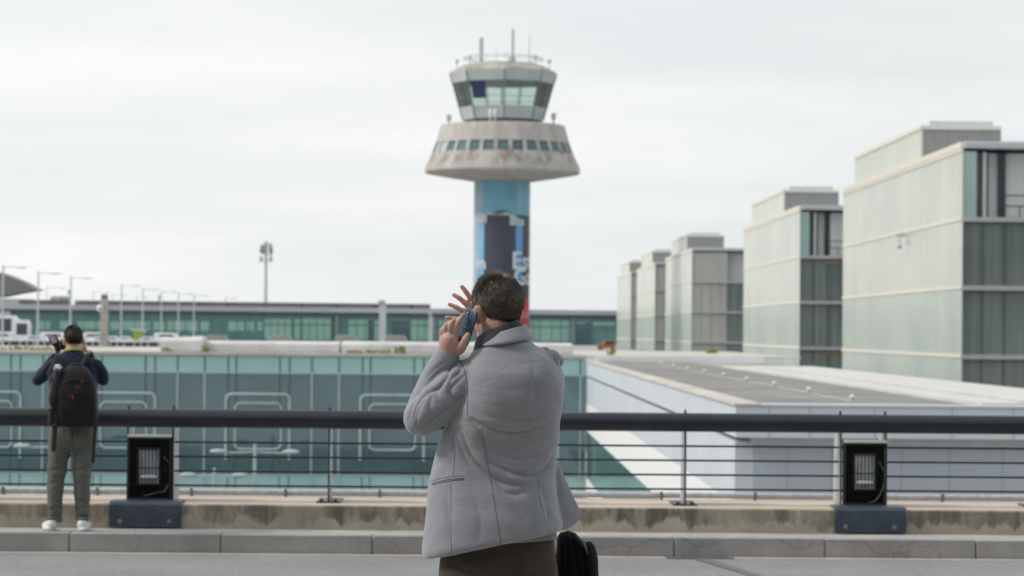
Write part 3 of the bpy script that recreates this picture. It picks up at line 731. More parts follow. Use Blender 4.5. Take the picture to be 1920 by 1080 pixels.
# octagonal cab
def octa(r, z, n=8): return [(TX+r*math.cos(-PI/2+2*PI*k/n+R(1)), TY+r*math.sin(-PI/2+2*PI*k/n+R(1)), z) for k in range(n)]
def cabring(name, r0, z0, r1, z1, mat, th=.25, par=tower):
    a, b = octa(r0, z0), octa(r1, z1); a2, b2 = octa(r0-th, z0), octa(r1-th, z1)
    m = MB(); vs = a+b+b2+a2; fs = []
    for k in range(8):
        j = (k+1) % 8
        for q in range(4):
            w_ = (q+1) % 4; fs.append((q*8+k, q*8+j, w_*8+j, w_*8+k))
    return m.add(vs, fs).build(name, mat, par)
M['cabgrey'] = pbr('cab_panel', (.43,.46,.48), .5, .1, .4)
M['cabglass'] = glassy('cab_glass', (.93,.985,.965), .05, .03, .05, (.36,.50,.45))
M['cabdark'] = pbr('cab_dark', (.06,.08,.085), .5)
M['roofmoss'] = pbr('mossy_roof', (.36,.35,.30), .9, .25, .5)
cabring('cab_base', hw(74), tz(236), hw(73.5), tz(226), M['cabdark'])
cabring('cab_skirt', hw(75.5), tz(225.9), hw(81.5), tz(202.5), M['cabgrey'])
cabring('cab_glazing', hw(81.5), tz(202.4), hw(94), tz(157.1), M['cabglass'], .12)
cabring('cab_fascia', hw(95.5), tz(157), hw(100), tz(138), M['cabgrey'], .5)
MB().loft([octa(hw(100), tz(138)+.001), octa(hw(98), tz(134.5)), octa(hw(74), tz(122)), octa(hw(60), tz(120.5))]).build('cab_roof', M['roofmoss'], tower)
MB().loft([octa(hw(92), tz(156)), octa(hw(92), tz(152))]).build('cab_ceiling', M['cabdark'], tower)
MB().loft([octa(hw(79.5), tz(204)), octa(hw(79.5), tz(202.8))]).build('cab_floor', M['cabdark'], tower)
fr = MB()
for k in range(8):
    a, b = Vector(octa(hw(82.1), tz(202.4))[k]), Vector(octa(hw(94.6), tz(157))[k]); fr.tube([a, b], .10, 6)
    a2, b2 = Vector(octa(hw(81.9), tz(202.4))[(k+1)%8]), Vector(octa(hw(94.4), tz(157))[(k+1)%8])
    fr.tube([(a+a2)/2, (b+b2)/2], .055, 6)
    a3, b3 = Vector(octa(hw(75.8), tz(226))[k]), Vector(octa(hw(81.8), tz(202.4))[k]); fr.tube([a3, b3], .09, 6)
    a3, b3 = Vector(octa(hw(95.7), tz(157))[k]), Vector(octa(hw(100.2), tz(138))[k]); fr.tube([a3, b3], .09, 6)
    p0 = Vector(octa(hw(86.6), tz(185))[k]); p1 = Vector(octa(hw(86.6), tz(185))[(k+1)%8]); fr.tube([p0, p1], .035, 6)
fr.build('cab_frame', pbr('cab_frame', (.16,.22,.20), .5), tower)
def facepane(k, f0, f1, g0, g1, mat, nm, off=.1):
    a, b = [Vector(p) for p in octa(hw(81.5), tz(202.4))], [Vector(p) for p in octa(hw(94), tz(157.1))]
    k2 = (k+1) % 8
    def q(f, g): return (a[k].lerp(a[k2], f)).lerp(b[k].lerp(b[k2], f), g)
    c = Vector((TX, TY, 0)); mid = q(.5, .5); d = (mid-c); d.z = 0; d.normalize()
    vs = [q(f0,g0), q(f1,g0), q(f1,g1), q(f0,g1)]; vs = [v+d*off for v in vs] + [v+d*(off-.06) for v in vs]
    MB().add(vs, [(0,1,2,3),(4,7,6,5),(0,4,5,1),(1,5,6,2),(2,6,7,3),(3,7,4,0)]).build(nm, mat, tower)
facepane(7, .06, .46, .28, .98, pbr('navy_blind', (.018,.030,.095), .5), 'sun_blind', .07)
MB().cyl((at(902, 90, TY).x, TY-1.5), .28, tz(123), tz(73.5), 14).build('antenna', M['pmast'], tower, True)
MB().cyl((at(961, 90, TY).x, TY-1.5), .19, tz(123), tz(57), 12).build('antenna', M['pmast'], tower, True)
MB().tube([(at(992, 90, TY).x, TY-1, tz(123)), (at(993, 60, TY).x, TY-1, tz(64))], .05, 6).build('whip_antenna', M['pmast'], tower)
MB().tube([(at(931, 90, TY).x, TY+1, tz(123)), (at(931, 60, TY).x, TY+1, tz(90))], .03, 6).build('whip_antenna', M['pmast'], tower)
rm = MB(); 
for z in (tz(108), tz(112)):
    p = octa(hw(74), z); rm.tube(p + [p[0]], .05, 6)
for k in range(8):
    p = octa(hw(74), tz(116))[k]; rm.tube([p, (p[0], p[1], tz(108))], .05, 6)
rm.build('roof_rail', M['pmast'], tower)
MB().cyl((at(959,110,TY).x, TY-1.5), .5, tz(117), tz(109), 12).build('antenna_base', M['pmast'], tower, True)
for px, py in ((857, 116), (881, 108), (1004, 108), (1030, 116)):
    p = at(px, py, TY); q = MB(); q.cyl((p.x, TY), .06, p.z-1., p.z, 8); q.ell((p.x, TY, p.z+.1), (.25,.25,.3)); q.build('roof_beacon', M['pmast'], tower, True)
for px, py in ((842, 222), (1038, 219)):
    p = at(px, py, TY); q = MB(); q.cyl((p.x, TY), .12, tz(236), p.z, 8); q.box(p.x-.3, p.x+.3, TY-.3, TY+.3, p.z-.3, p.z+.45); q.build('ledge_lamp', M['pmast'], tower)
for px in (919, 928):
    p = at(px, 212, TY-5.3); q = MB(); q.ell((p.x, TY-5.6, p.z), (.22,.22,.55)); q.tube([(p.x, TY-5.6, p.z-.4), (p.x, TY-5.6, tz(236))], .06, 6); q.build('sensor', M['white'], tower, True)
# shaft and its printed wrap
sr = hw(52)
MB().lathe((TX, TY), [(sr, -7), (sr, tz(341))], 64).build('shaft', pbr('shaft_base', (.34,.38,.40), .6), tower, True)
def patch(a0, a1, py0, py1, mat, nm, off=.02, parent=tower, wav=None):
    """printed sheet round the shaft; a = signed picture offset from the axis in px"""
    A0, A1 = [math.asin(max(-1, min(1, a/52.))) if abs(a) <= 52 else math.copysign(PI/2 + (abs(a)-52)/52., a) for a in (a0, a1)]
    n = max(2, int(abs(A1-A0)*14)); q = sr+off; vs = []
    for i in range(n+1):
        a = -PI/2 + A0+(A1-A0)*i/n
        z_top = tz(py0) + (wav(A0+(A1-A0)*i/n) if wav else 0); z_bot = tz(py1)
        for rad in (q, q-.015):
            vs += [(TX+rad*math.cos(a), TY+rad*math.sin(a), z_top), (TX+rad*math.cos(a), TY+rad*math.sin(a), z_bot)]
    fs = []
    for i in range(n):
        b = i*4; c = b+4; fs += [(b, b+1, c+1, c), (b+2, c+2, c+3, b+3), (b, c, c+2, b+2), (b+1, b+3, c+3, c+1)]
    fs += [(0,2,3,1), (n*4, n*4+1, n*4+3, n*4+2)]
    return MB().add(vs, fs).build(nm, mat, parent, True)
def pm(n, c, v=.15, s=.5): return pbr(n, c, .45, v, s)
wrap = patch(-90, 90, 341, 640, pm('wrap_navy', (.042,.052,.078)), 'printed_wrap', .02)
patch(-90, 90, 341.2, 405, pm('wrap_blue', (.13,.34,.44), .2, .3), 'blue_top', .04, wrap)
patch(-52, -36, 341.2, 402, pm('wrap_greyblue', (.25,.36,.40)), 'grey_strip', .06, wrap)
patch(27, 38, 341.2, 402, pm('wrap_paleblue', (.20,.40,.47)), 'grey_strip', .06, wrap)
foam = pm('wrap_foam', (.38,.44,.48), .25, 1.)
patch(-52, -28, 403, 420, foam, 'foam_print', .06, wrap, lambda a: .25*math.sin(a*5))
patch(-28, 14, 402, 405, foam, 'foam_print', .062, wrap, lambda a: .12*math.sin(a*9))
patch(14, 40, 408, 424, foam, 'foam_print', .06, wrap, lambda a: .3*math.sin(a*6))
patch(-22, 16, 401, 409, pm('wrap_plum', (.075,.055,.08)), 'plum_print', .05, wrap, lambda a: .3*math.cos(a*4.5))
patch(-52, -45, 420, 560, pm('wrap_mist', (.32,.39,.44)), 'mist_strip', .05, wrap)
patch(-45, -33, 420, 560, pm('wrap_lightblue', (.20,.40,.62)), 'light_blue_strip', .05, wrap)
patch(25.5, 38, 424, 530, pm('wrap_skyblue', (.13,.29,.58)), 'light_blue_strip', .05, wrap)
patch(47, 60, 405, 555, pm('wrap_dusk', (.10,.10,.13)), 'dusk_strip', .05, wrap)
patch(10, 90, 560, 640, pm('wrap_red', (.52,.035,.075), .2, .6), 'red_strip', .05, wrap)
for py in (585, 612):
    patch(37, 60, py, py+11, pm('wrap_pink', (.55,.16,.22), .3, .8), 'pink_print', .07, wrap, lambda a: .2*math.sin(a*12))
def wraptext(s, px_left, py_base, size, mat, align='left'):
    cu = bpy.data.curves.new('t', 'FONT'); cu.body = s; cu.size = size; cu.offset = size*.018; cu.extrude = .0; cu.resolution_u = 3
    cu.align_x = 'LEFT' if align == 'left' else 'RIGHT'
    ob = bpy.data.objects.new('t', cu); col.objects.link(ob); dg = bpy.context.evaluated_depsgraph_get()
    me = bpy.data.meshes.new_from_object(ob.evaluated_get(dg)); bpy.data.objects.remove(ob)
    bm = bmesh.new(); bm.from_mesh(me)
    bmesh.ops.subdivide_edges(bm, edges=[e for e in bm.edges if e.calc_length() > .5], cuts=2)
    A0 = math.asin(px_left/52.)
    ex = bmesh.ops.extrude_face_region(bm, geom=bm.faces[:]); 
    for v in [x for x in ex['geom'] if isinstance(x, bmesh.types.BMVert)]: v.co.z = .03
    for v in bm.verts:
        a = -PI/2 + A0 + v.co.x/sr; q = sr+.075+v.co.z; z = tz(py_base)+v.co.y
        v.co = (TX+q*math.cos(a)-tower.location.x, TY+q*math.sin(a)-tower.location.y, z-tower.location.z)
    bmesh.ops.recalc_face_normals(bm, faces=bm.faces)
    bm.to_mesh(me); bm.free(); me.materials.clear(); me.materials.append(mat)
    o = bpy.data.objects.new('lettering', me); col.objects.link(o); o.parent = tower; return o
M['letter'] = pm('wrap_letter', (.62,.66,.70), .05)
wraptext('Est', 17.5, 505, 3.1, M['letter'])
wraptext('Ga', 21, 534, 2.9, M['letter'])
wraptext('in', -28, 506, 2.3, M['letter'], 'right')
# ------------------------------------------------------------------ lamp posts on the forecourt
def lamp_post(px, top, arm, Y, label, thin=False, group='lamp posts along the forecourt'):
    b = at(px, top, Y); x, z = b.x, b.z; r = .10 if not thin else .07
    t_ = thing('lamp_post', label, 'lamp post', (x, Y, ZA), group)
    MB().cyl((x, Y), r*1.5, ZA, z, 10, r).build('pole', M['pmast'], t_, True)
    q = at(px+arm, top+4, Y); qz = z-.25
    MB().tube([(x, Y, qz), (x+(q.x-x)*.5, Y, qz+.06), (q.x-.8, Y, qz+.02)], .045 if not thin else .035, 8).build('arm', M['pmast'], t_, True)
    h = MB().ell((q.x-.5, Y, qz), (.7,.2,.09)); h.build('lamp_head', M['pmast'], t_, True)
    return t_
for px, top, arm, Y, lab in ((6,497,42,314,'tallest grey lamp post at the left edge before the curved roof'),
    (72,509,41,348,'grey lamp post second from the left edge, right of the curved roof'),
    (133,518,38,382,'grey lamp post behind the photographer, small box halfway up it'),
    (228,533,33,450,'grey lamp post just right of the camera pillar'),
    (268,540,30,492,'grey lamp post left of the short roof flue'),
    (303,545,29,520,'grey lamp post just right of the short roof flue'),
    (335,549,27,536,'grey lamp post second to the right of the short roof flue'),
    (364,552,27,550,'grey lamp post third to the right of the short roof flue'),
    (423,557,22,560,'farthest short lamp post left of the high mast')):
    lamp_post(px, top, arm, Y, lab)
p = at(131, 548, 381.5); tag(MB().box(p.x-.25,p.x+.2,381.1,381.8,p.z-.35,p.z+.35).build('pole_box', M['pmast'], None, bevel=.03), 'small grey box fixed halfway up the lamp post behind the photographer', 'box')
for px, top, arm, lab in ((88,537,34,'thin pale lamp post between the two left tall ones'),(175,546,30,'thin pale lamp post left of the camera pillar'),(211,551,26,'thin pale lamp post close behind the camera pillar'),(256,555,22,'thin pale lamp post between two tall ones right of the pillar')):
    lamp_post(px, top, arm, 544+px*.1, lab, True, 'thin lamp posts farther back')
# reflections of double-headed lamps in the hall glass, built as solid lamps before it
M['reflgrey'] = pbr('reflected_lamp_grey', (.38,.45,.46), .5, .1)  # pale grey standing for lamps mirrored in the teal glass
def lamp_reflection(px, ztop_py, half, Y, label):
    c = at(px, ztop_py, Y); t_ = thing('double_lamp_reflection', label, 'lamp reflection', (c.x, Y, -7), 'reflected double-headed lamps modelled before the glass hall')
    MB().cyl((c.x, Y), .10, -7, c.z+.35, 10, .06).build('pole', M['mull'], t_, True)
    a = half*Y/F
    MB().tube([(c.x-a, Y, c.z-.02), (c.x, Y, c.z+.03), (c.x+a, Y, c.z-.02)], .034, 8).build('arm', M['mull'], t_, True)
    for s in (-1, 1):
        MB().ell((c.x+s*a, Y-.1, c.z+.05), (.36,.22,.10)).build('lamp_head', M['reflgrey'], t_, True)
lamp_reflection(478, 849, 68, 115, 'reflection of a pale double-headed street lamp, modelled before the hall, between floodlight and the thin post')
lamp_reflection(402, 893, 48, 116, 'lower reflection of a pale double-headed lamp, modelled close to the right of the left floodlight')
lamp_reflection(104, 839, 62, 115, 'pale double-headed street lamp seen behind the photographer\'s legs')
# ------------------------------------------------------------------ high mast
Yh = 660.; p = at(499, 458, Yh); t_ = thing('high_mast', 'very tall floodlight mast with a ring of lamps above the terminal roof', 'light mast', (p.x, Yh, ZA))
MB().cyl((p.x, Yh), .50, ZA, p.z, 12, .28).build('pole', M['pmast'], t_, True)
MB().tube([(p.x+1.3*math.cos(a), Yh+1.3*math.sin(a), p.z-1.2) for a in [2*PI*k/16 for k in range(17)]], .09, 6).build('ring', M['pmast'], t_, True)
for px, py in ((492,463),(499,458),(507,461),(490,469),(509,468),(496,466),(508,474),(490,486),(508,486),(493,472)):
    q = at(px, py, Yh); MB().box(q.x-.34,q.x+.34,Yh-.6,Yh+.3,q.z-.62,q.z+.62).tube([(q.x,Yh,q.z),(p.x,Yh,q.z-.6)], .06, 6).build('lamp_head', M['slab'], t_, bevel=.1)
# light-box pole and pylon at the terminal front
for px, top, w_, lab in ((718, 563, .62, 'thick grey pylon with a small lamp before the terminal, left of the man'), (808, 585, .30, 'slim grey bracket post before the terminal close to the man\'s hand')):
    Yp = 524; q = at(px, top, Yp); t_ = thing('pylon', lab, 'pylon', (q.x, Yp, ZA))
    MB().box(q.x-w_, q.x+w_, Yp-.3, Yp+.3, ZA, q.z-.8).build('shaft', M['pmast'], t_, bevel=.05)
    MB().box(q.x-w_*1.4, q.x+w_*.7, Yp-.5, Yp+.2, q.z-.79, q.z).build('lamp', M['slab'], t_, bevel=.05)
# ------------------------------------------------------------------ camera pillar on the hall roof
Yq = 150.; q = at(196, 560, Yq); zr_ = zt+.05; bx_ = q.x
t_ = thing('camera_pillar', 'pale concrete pillar with dark cap and security camera on the hall roof', 'pillar', (bx_, Yq, zr_))
MB().box(bx_-.19, bx_+.19, Yq-.19, Yq+.19, zr_, q.z-.02).build('shaft', pbr('pillar_concrete', (.37,.355,.33), .9, .12, 2), t_, bevel=.02)
MB().box(bx_-.16, bx_+.16, Yq-.16, Yq+.16, q.z-.0199, q.z+.22).build('cap', M['solar'], t_, bevel=.02)
MB().box(bx_-.6, bx_+.55, Yq-.5, Yq+.5, zr_+.0003, zr_+.035).build('foot_plate', M['slab'], t_)
cz = at(191, 578, Yq).z
cam_ = MB().ell((bx_-.20, Yq-.32, cz), (.16,.16,.19)).build('camera_dome', M['white'], t_, True)
MB().ell((bx_-.17, Yq-.46, cz-.02), (.07,.05,.07)).build('lens', M['boxblack'], cam_, True)
# ------------------------------------------------------------------ things on the hall roof
zr_ = zt+.05
def vault(px0, px1, py_top, Y, label, depth=1.5):
    a, b = at(px0, 650, Y).x, at(px1, 650, Y).x; h = at((px0+px1)/2, py_top, Y).z - zr_
    t_ = thing('roof_vault', label, 'skylight', ((a+b)/2, Y, zr_), 'white rounded skylights on the hall roof')
    prof = [(Y-depth, zr_), (Y-depth, zr_+h*.74)] + [(Y-depth*.25-depth*.75*math.cos(q), zr_+h*.74+h*.26*math.sin(q)) for q in [R(v) for v in (15,30,45,60,75,90)]] + [(Y+depth*.3, zr_+h), (Y+depth, zr_+h*.7), (Y+depth, zr_)]
    MB().prism(prof, a, b, 'x').build('shell', M['vaultwhite'], t_, True, bevel=.08)
    n = max(1, int((b-a)/2.6))
    for k in range(1, n): 
        x = a+(b-a)*k/n; MB().prism([(p_[0]-.006 if p_[0] < Y else p_[0]+.006, p_[1]+(.012 if p_[1] > zr_ else .0005)) for p_ in prof], x-.03, x+.03, 'x').build('seam', M['hood'], t_)
    return t_
M['vaultwhite'] = pbr('white_membrane', (.56,.56,.565), .8, .16, .9, .2, 4)
vault(307, 386, 632, 125.2, 'short white rounded skylight box on the hall roof right of the camera pillar')
vault(388, 640, 639.5, 126., 'long white rounded skylight left half, on the hall roof')
vault(643, 1072, 641.5, 126., 'longest white rounded skylight passing behind the man on the hall roof')
for px, lab in ((405,'grey roof vent nearest the camera pillar, behind the white skylight'),(526,'grey roof vent below the high mast, behind the white skylight'),(649,'grey roof vent midway between mast and pylon, behind the white skylight'),(742,'grey roof vent right of the pylon, behind the white skylight')):
    Y = 144.; c = at(px, 640, Y); t_ = thing('roof_vent', lab, 'roof vent', (c.x, Y, zr_), 'grey vents behind the white skylights')
    zt_ = at(px, 628.5, Y).z; zb_ = zr_+.05
    MB().loft([[(c.x+s*w_*u_, Y+v_*.7, z) for u_, v_ in ((-1,-1),(1,-1),(1,1),(-1,1))] for s, w_, z in ((1,.30,zb_-.05),(1,.30,zt_-.30))]).build('neck', M['slab'], t_)
    MB().loft([[(c.x+w_*u_, Y+v_*.8, z) for u_, v_ in ((-1,-1),(1,-1),(1,1),(-1,1))] for w_, z in ((.60,zt_-.2999),(.56,zt_-.22),(.44,zt_))]).build('hood', M['louvre'], t_, bevel=.03)
# weeds: clumps of blades
M['weed'] = pbr('weed_leaf', (.24,.23,.09), .7, .3, 5)
def weed(px, Y, h, w_, n, label, dry=False):
    c = at(px, 655, Y); m_ = MB()
    for k in range(n):
        x = c.x + rng.normal(0, w_*.4); y = Y+rng.normal(0, .2); hh = .78*h*rng.uniform(.4, 1); lx, ly = rng.normal(0, .35*hh, 2); ww = .03+.03*rng.random()
        m_.add([(x-ww,y,zr_),(x+ww,y,zr_),(x+lx*.5+ww*.8,y+ly*.5,zr_+hh*.65),(x+lx*.5-ww*.8,y+ly*.5,zr_+hh*.65),(x+lx,y+ly,zr_+hh)], [(0,1,2,3),(3,2,4)])
    tag(m_.build('roof_weed', M['weed'], None), label, 'plant', 'weeds growing on the hall roof')
weed(753, 122.0, .5, .33, 50, 'yellow-green weed tuft on the roof edge nearest the man\'s hand')
weed(668, 122.0, .22, .5, 36, 'low flat weed patch on the roof edge left of the yellow-green tuft')
weed(383, 122.0, .45, .2, 30, 'weed tuft against the right end of the short skylight box')
weed(313, 122.0, .3, .2, 22, 'weed tuft at the left end of the short skylight box')
weed(708, 122.4, .3, 1.0, 26, 'sparse thin weeds between the two weed clumps by the man')
weed(40, 125.0, .26, 1.1, 44, 'broad weed patch on the roof left of the photographer')
weed(84, 125.0, .24, .5, 26, 'weed patch just left of the photographer\'s camera')
weed(1147, 125.0, .45, .12, 18, 'single weed stalk on the roof right of the man\'s shoulder')
weed(1335, 140.0, .35, .3, 24, 'small weed on the roof before the beige-fronted block')
# ------------------------------------------------------------------ vehicles on the forecourt
M['carglass'] = pbr('car_glass', (.045,.06,.075), .1, .1)
M['tyre'] = pbr('tyre', (.02,.02,.02), .8)
M['lampred'] = pbr('tail_lamp', (.35,.03,.03), .3)
paints = {n: pbr('paint_'+n, c, .25, .04, spec=.6) for n, c in (('white',(.78,.79,.80)),('silver',(.48,.50,.52)),('grey',(.16,.17,.19)),('black',(.03,.032,.036)),('pale',(.68,.70,.74)))}
def wheels(x, Y, L, r, par, w2):
    for s in (-1, 1):
        for sy in (-1, 1):
            m_ = MB(); n = 16; cx = x+s*L*.31; ya, yb_ = sorted((Y+sy*w2, Y+sy*(w2-.2)))
            m_.loft([[(cx+r*math.cos(2*PI*i/n), yy, ZA+r+r*math.sin(2*PI*i/n)) for i in range(n)] for yy in (ya, yb_)])
            wh = m_.build('wheel', M['tyre'], par, True)
            yy = ya-.012 if sy < 0 else yb_+.012
            q = MB(); q.loft([[(cx+r*.6*math.cos(2*PI*i/n), y_, ZA+r+r*.6*math.sin(2*PI*i/n)) for i in range(n)] for y_ in (yy-.008, yy+.008)]); q.build('rim', M['galv'], wh)
def car(px, Y, kind, paint, label, d=1):
    x = at(px, 640, Y).x; van = kind == 'van'; L = 4.9 if van else 4.2; H = 2.0 if van else 1.48; w2 = .9
    t_ = thing('parked_van' if van else 'parked_car', label, 'van' if van else 'car', (x, Y, ZA), 'vehicles parked on the forecourt')
    h = L/2
    if kind == 'hatch': body = [(-h,.35),(-h+.05,.72),(-h+.35,.86),(-h+1.1,.95),(h-.15,.98),(h,.6),(h-.05,.35)]; cab = [(-h+1.0,.93),(-h+1.85,1.42),(-h+2.3,1.48),(h-.7,1.46),(h-.2,.97)]
    elif kind == 'saloon': body = [(-h,.35),(-h+.05,.70),(-h+.3,.82),(-h+1.2,.92),(h-.2,.94),(h,.6),(h-.05,.35)]; cab = [(-h+1.15,.91),(-h+1.95,1.38),(-h+2.4,1.44),(h-1.3,1.40),(h-.6,.93)]
    else: body = [(-h,.4),(-h+.05,.85),(-h+.35,1.05),(-h+.9,1.12),(h-.05,1.15),(h,.6),(h-.05,.4)]; cab = [(-h+.8,1.1),(-h+1.35,1.85),(-h+1.7,2.0),(h-.15,1.98),(h-.05,1.12)]
    tr = lambda pl: [(x+d*a, ZA+b) for a, b in pl]
    MB().prism(tr(body), Y-w2, Y+w2, 'y').build('body', paints[paint], t_, bevel=.09)
    cb = MB().prism(tr(cab), Y-w2+.1, Y+w2-.1, 'y').build('cabin', paints[paint], t_, bevel=.09)
    cx = sum(a for a, b in cab)/len(cab); cz_ = sum(b for a, b in cab)/len(cab)
    win = [(cx+(a-cx)*.60, cz_-.05+(b-cz_)*.36) for a, b in cab]
    MB().prism(tr(win), Y-w2+.07, Y+w2-.07, 'y').build('side_window', M['carglass'], cb)
    ws = [cab[0], cab[1]]; 
    a, b = Vector((x+d*ws[0][0], 0, ZA+ws[0][1]+.05)), Vector((x+d*ws[1][0], 0, ZA+ws[1][1]-.04)); nn = Vector((-(b.z-a.z)*d, 0, abs(b.x-a.x))).normalized()*.02
    MB().add([(p_.x+o_.x, Y+s*(w2-.22), p_.z+o_.z) for o_ in (nn, nn*-1) for p_, s in ((a,-1),(a,1),(b,1),(b,-1))], [(0,1,2,3),(4,7,6,5),(0,4,5,1),(1,5,6,2),(2,6,7,3),(3,7,4,0)]).build('windscreen', M['carglass'], cb)
    wheels(x, Y, L, .32, t_, w2)
    for s in (-1, 1):
        MB().ell((x-d*(h-.08), Y+s*.65, ZA+.70), (.08,.16,.09), None, 10, 6).build('headlight', M['lens'], t_, True)
        MB().ell((x+d*(h-.06), Y+s*.68, ZA+.78), (.06,.13,.09), None, 10, 6).build('tail_light', M['lampred'], t_, True)
cars = [(-42,432,'saloon','white','white saloon beyond the left edge behind the bus'),(8,412,'van','white','white van low in front of the white bus at the left edge'),(34,424,'saloon','white','white saloon right of the van under the bus'),
 (72,416,'hatch','pale','pale hatchback between the bus and the photographer\'s camera'),(96,464,'saloon','grey','dark grey saloon showing above the pale one by the photographer\'s camera'),(106,424,'van','white','white van just behind the photographer\'s camera'),
 (150,414,'hatch','white','white hatchback at the photographer\'s right ear'),(183,416,'saloon','white','white saloon under the white van beside the camera pillar'),
 (216,416,'hatch','white','white hatchback just right of the camera pillar'),(240,424,'saloon','white','white saloon below the left end of the green shelter'),(280,420,'saloon','pale','pale saloon below the right end of the green shelter'),
 (302,464,'hatch','silver','silver hatchback standing higher behind the pale saloon'),(318,448,'van','white','white van just above the short skylight box'),(352,472,'saloon','silver','silver saloon behind the right part of the short skylight box'),
 (378,476,'hatch','white','small white hatchback farthest right in the row, by the skylight')]
for px, Y, kd, pt, lab in cars: car(px, Y, kd, pt, lab, 1 if int(px) % 2 else -1)
car(172, 440, 'van', 'white', 'white van with dark side window behind the photographer\'s right shoulder', 1)
# the bus
Yb_ = 448; x = at(20, 620, Yb_).x; zt_ = at(30, 592, Yb_).z
t_ = thing('bus', 'white bus with dark windows standing at the left edge', 'bus', (x, Yb_, ZA))
x0_, x1_ = at(-70, 620, Yb_).x, at(57, 620, Yb_).x
MB().prism([(x0_,ZA+.4),(x0_,zt_-.1),(x0_+.2,zt_),(x1_-2.4,zt_),(x1_-1.9,zt_-.65),(x1_-.3,zt_-.70),(x1_,zt_-1.6),(x1_,ZA+.4)], Yb_-1.25, Yb_+1.25, 'y').build('body', paints['white'], t_, bevel=.12)
for k in range(6):
    a = x0_+.5+k*1.5
    if a+1.35 < x1_-2.0: MB().box(a, a+1.35, Yb_-1.275, Yb_-1.251, ZA+1.5, zt_-.45).build('window', M['carglass'], t_)
MB().box(x1_-2.0, x1_-.3, Yb_-1.275, Yb_-1.251, ZA+1.5, zt_-1.2).build('window', M['carglass'], t_)
wheels((x0_+x1_)/2, Yb_, x1_-x0_, .48, t_, 1.25)
# green shelter sign and luggage-cart shelter
Yg = 428.; c = at(260, 625, Yg); t_ = thing('green_shelter', 'small bright green pay shelter with tilted white roof among the cars', 'shelter', (c.x, Yg, ZA))
M['lime'] = pbr('lime_paint', (.30,.45,.06), .5, .1)
z0, z1 = at(260, 633, Yg).z, at(260, 617, Yg).z
MB().box(c.x-.75, c.x+.85, Yg-.5, Yg+.5, z0-.2, z1-.25).build('panel', M['lime'], t_)
MB().box(c.x+.25, c.x+.8, Yg-.52, Yg-.501, ZA, z1-.3).build('post', M['lime'], t_)
MB().prism([(c.x-1.25, z1+.05),(c.x+1.15, z1-.22),(c.x+1.1, z1-.48),(c.x-1.1, z1-.18)], Yg-.8, Yg+.8, 'y').build('roof', M['vaultwhite'], t_, bevel=.04)
# guard fence before the cars
Yf = 406.; t_ = thing('guard_fence', 'dark slatted fence with pale posts in front of the parked cars', 'fence', (at(150,650,Yf).x, Yf, ZA))
xa, xb = at(-40,650,Yf).x, at(312,650,Yf).x
MB().box(xa, xb, Yf-.03, Yf+.03, ZA+.05, ZA+.72).build('panel', pbr('fence_dark', (.045,.05,.06), .6), t_)
x = xa; 
while x < xb:
    MB().box(x-.09, x+.09, Yf-.14, Yf-.031, ZA, ZA+.80).build('post', M['pmast'], t_); x += .97 if (int(x*7) % 3) else 1.5
# orange machine near the blocks
Yo = 380.; c = at(1138, 650, Yo); t_ = thing('orange_cart', 'small orange service cart parked before the far blocks', 'cart', (c.x, Yo, ZA))
org = pbr('orange_paint', (.40,.17,.06), .5, .15)
MB().prism([(c.x-1.3,ZA+.5),(c.x-1.4,ZA+1.05),(c.x-.6,ZA+1.15),(c.x-.4,ZA+1.6),(c.x+.9,ZA+1.6),(c.x+1.1,ZA+.6)], Yo-.7, Yo+.7, 'y').build('body', org, t_, bevel=.06)
MB().box(c.x-.3, c.x+.8, Yo-.72, Yo-.701, ZA+1.1, ZA+1.5).build('window', M['carglass'], t_)
wheels(c.x, Yo, 2.6, .3, t_, .7)
# ------------------------------------------------------------------ people: shared pieces
def rotz(a): return Matrix.Rotation(a, 3, 'Z')
def skin_mat(name, c1, c2):
    m, t, b = nt(name); v = coords(t)
    c = ramp(t, math_n(t, 'MULTIPLY_ADD', noise(t, v, 55, 4), .5, math_n(t, 'MULTIPLY', noise(t, v, 12, 4), .5)), [(.36, tuple(x*y for x, y in zip(c1, (.95,.82,.80)))), (.62, c2)])
    t.links.new(c, b.inputs['Base Color']); b.inputs['Roughness'].default_value = .5
    b.inputs['Subsurface Weight'].default_value = .12; b.inputs['Subsurface Radius'].default_value = (.02,.008,.005); b.inputs['Subsurface Scale'].default_value = .3
    bump(t, b, noise(t, v, 160, 3), .25, .003); return m
M['skin'] = skin_mat('skin', (.42,.262,.205), (.53,.345,.275))
M['skinpink'] = skin_mat('skin_pink', (.52,.28,.225), (.62,.36,.29))
M['nail'] = pbr('nail', (.58,.36,.30), .3, .05)
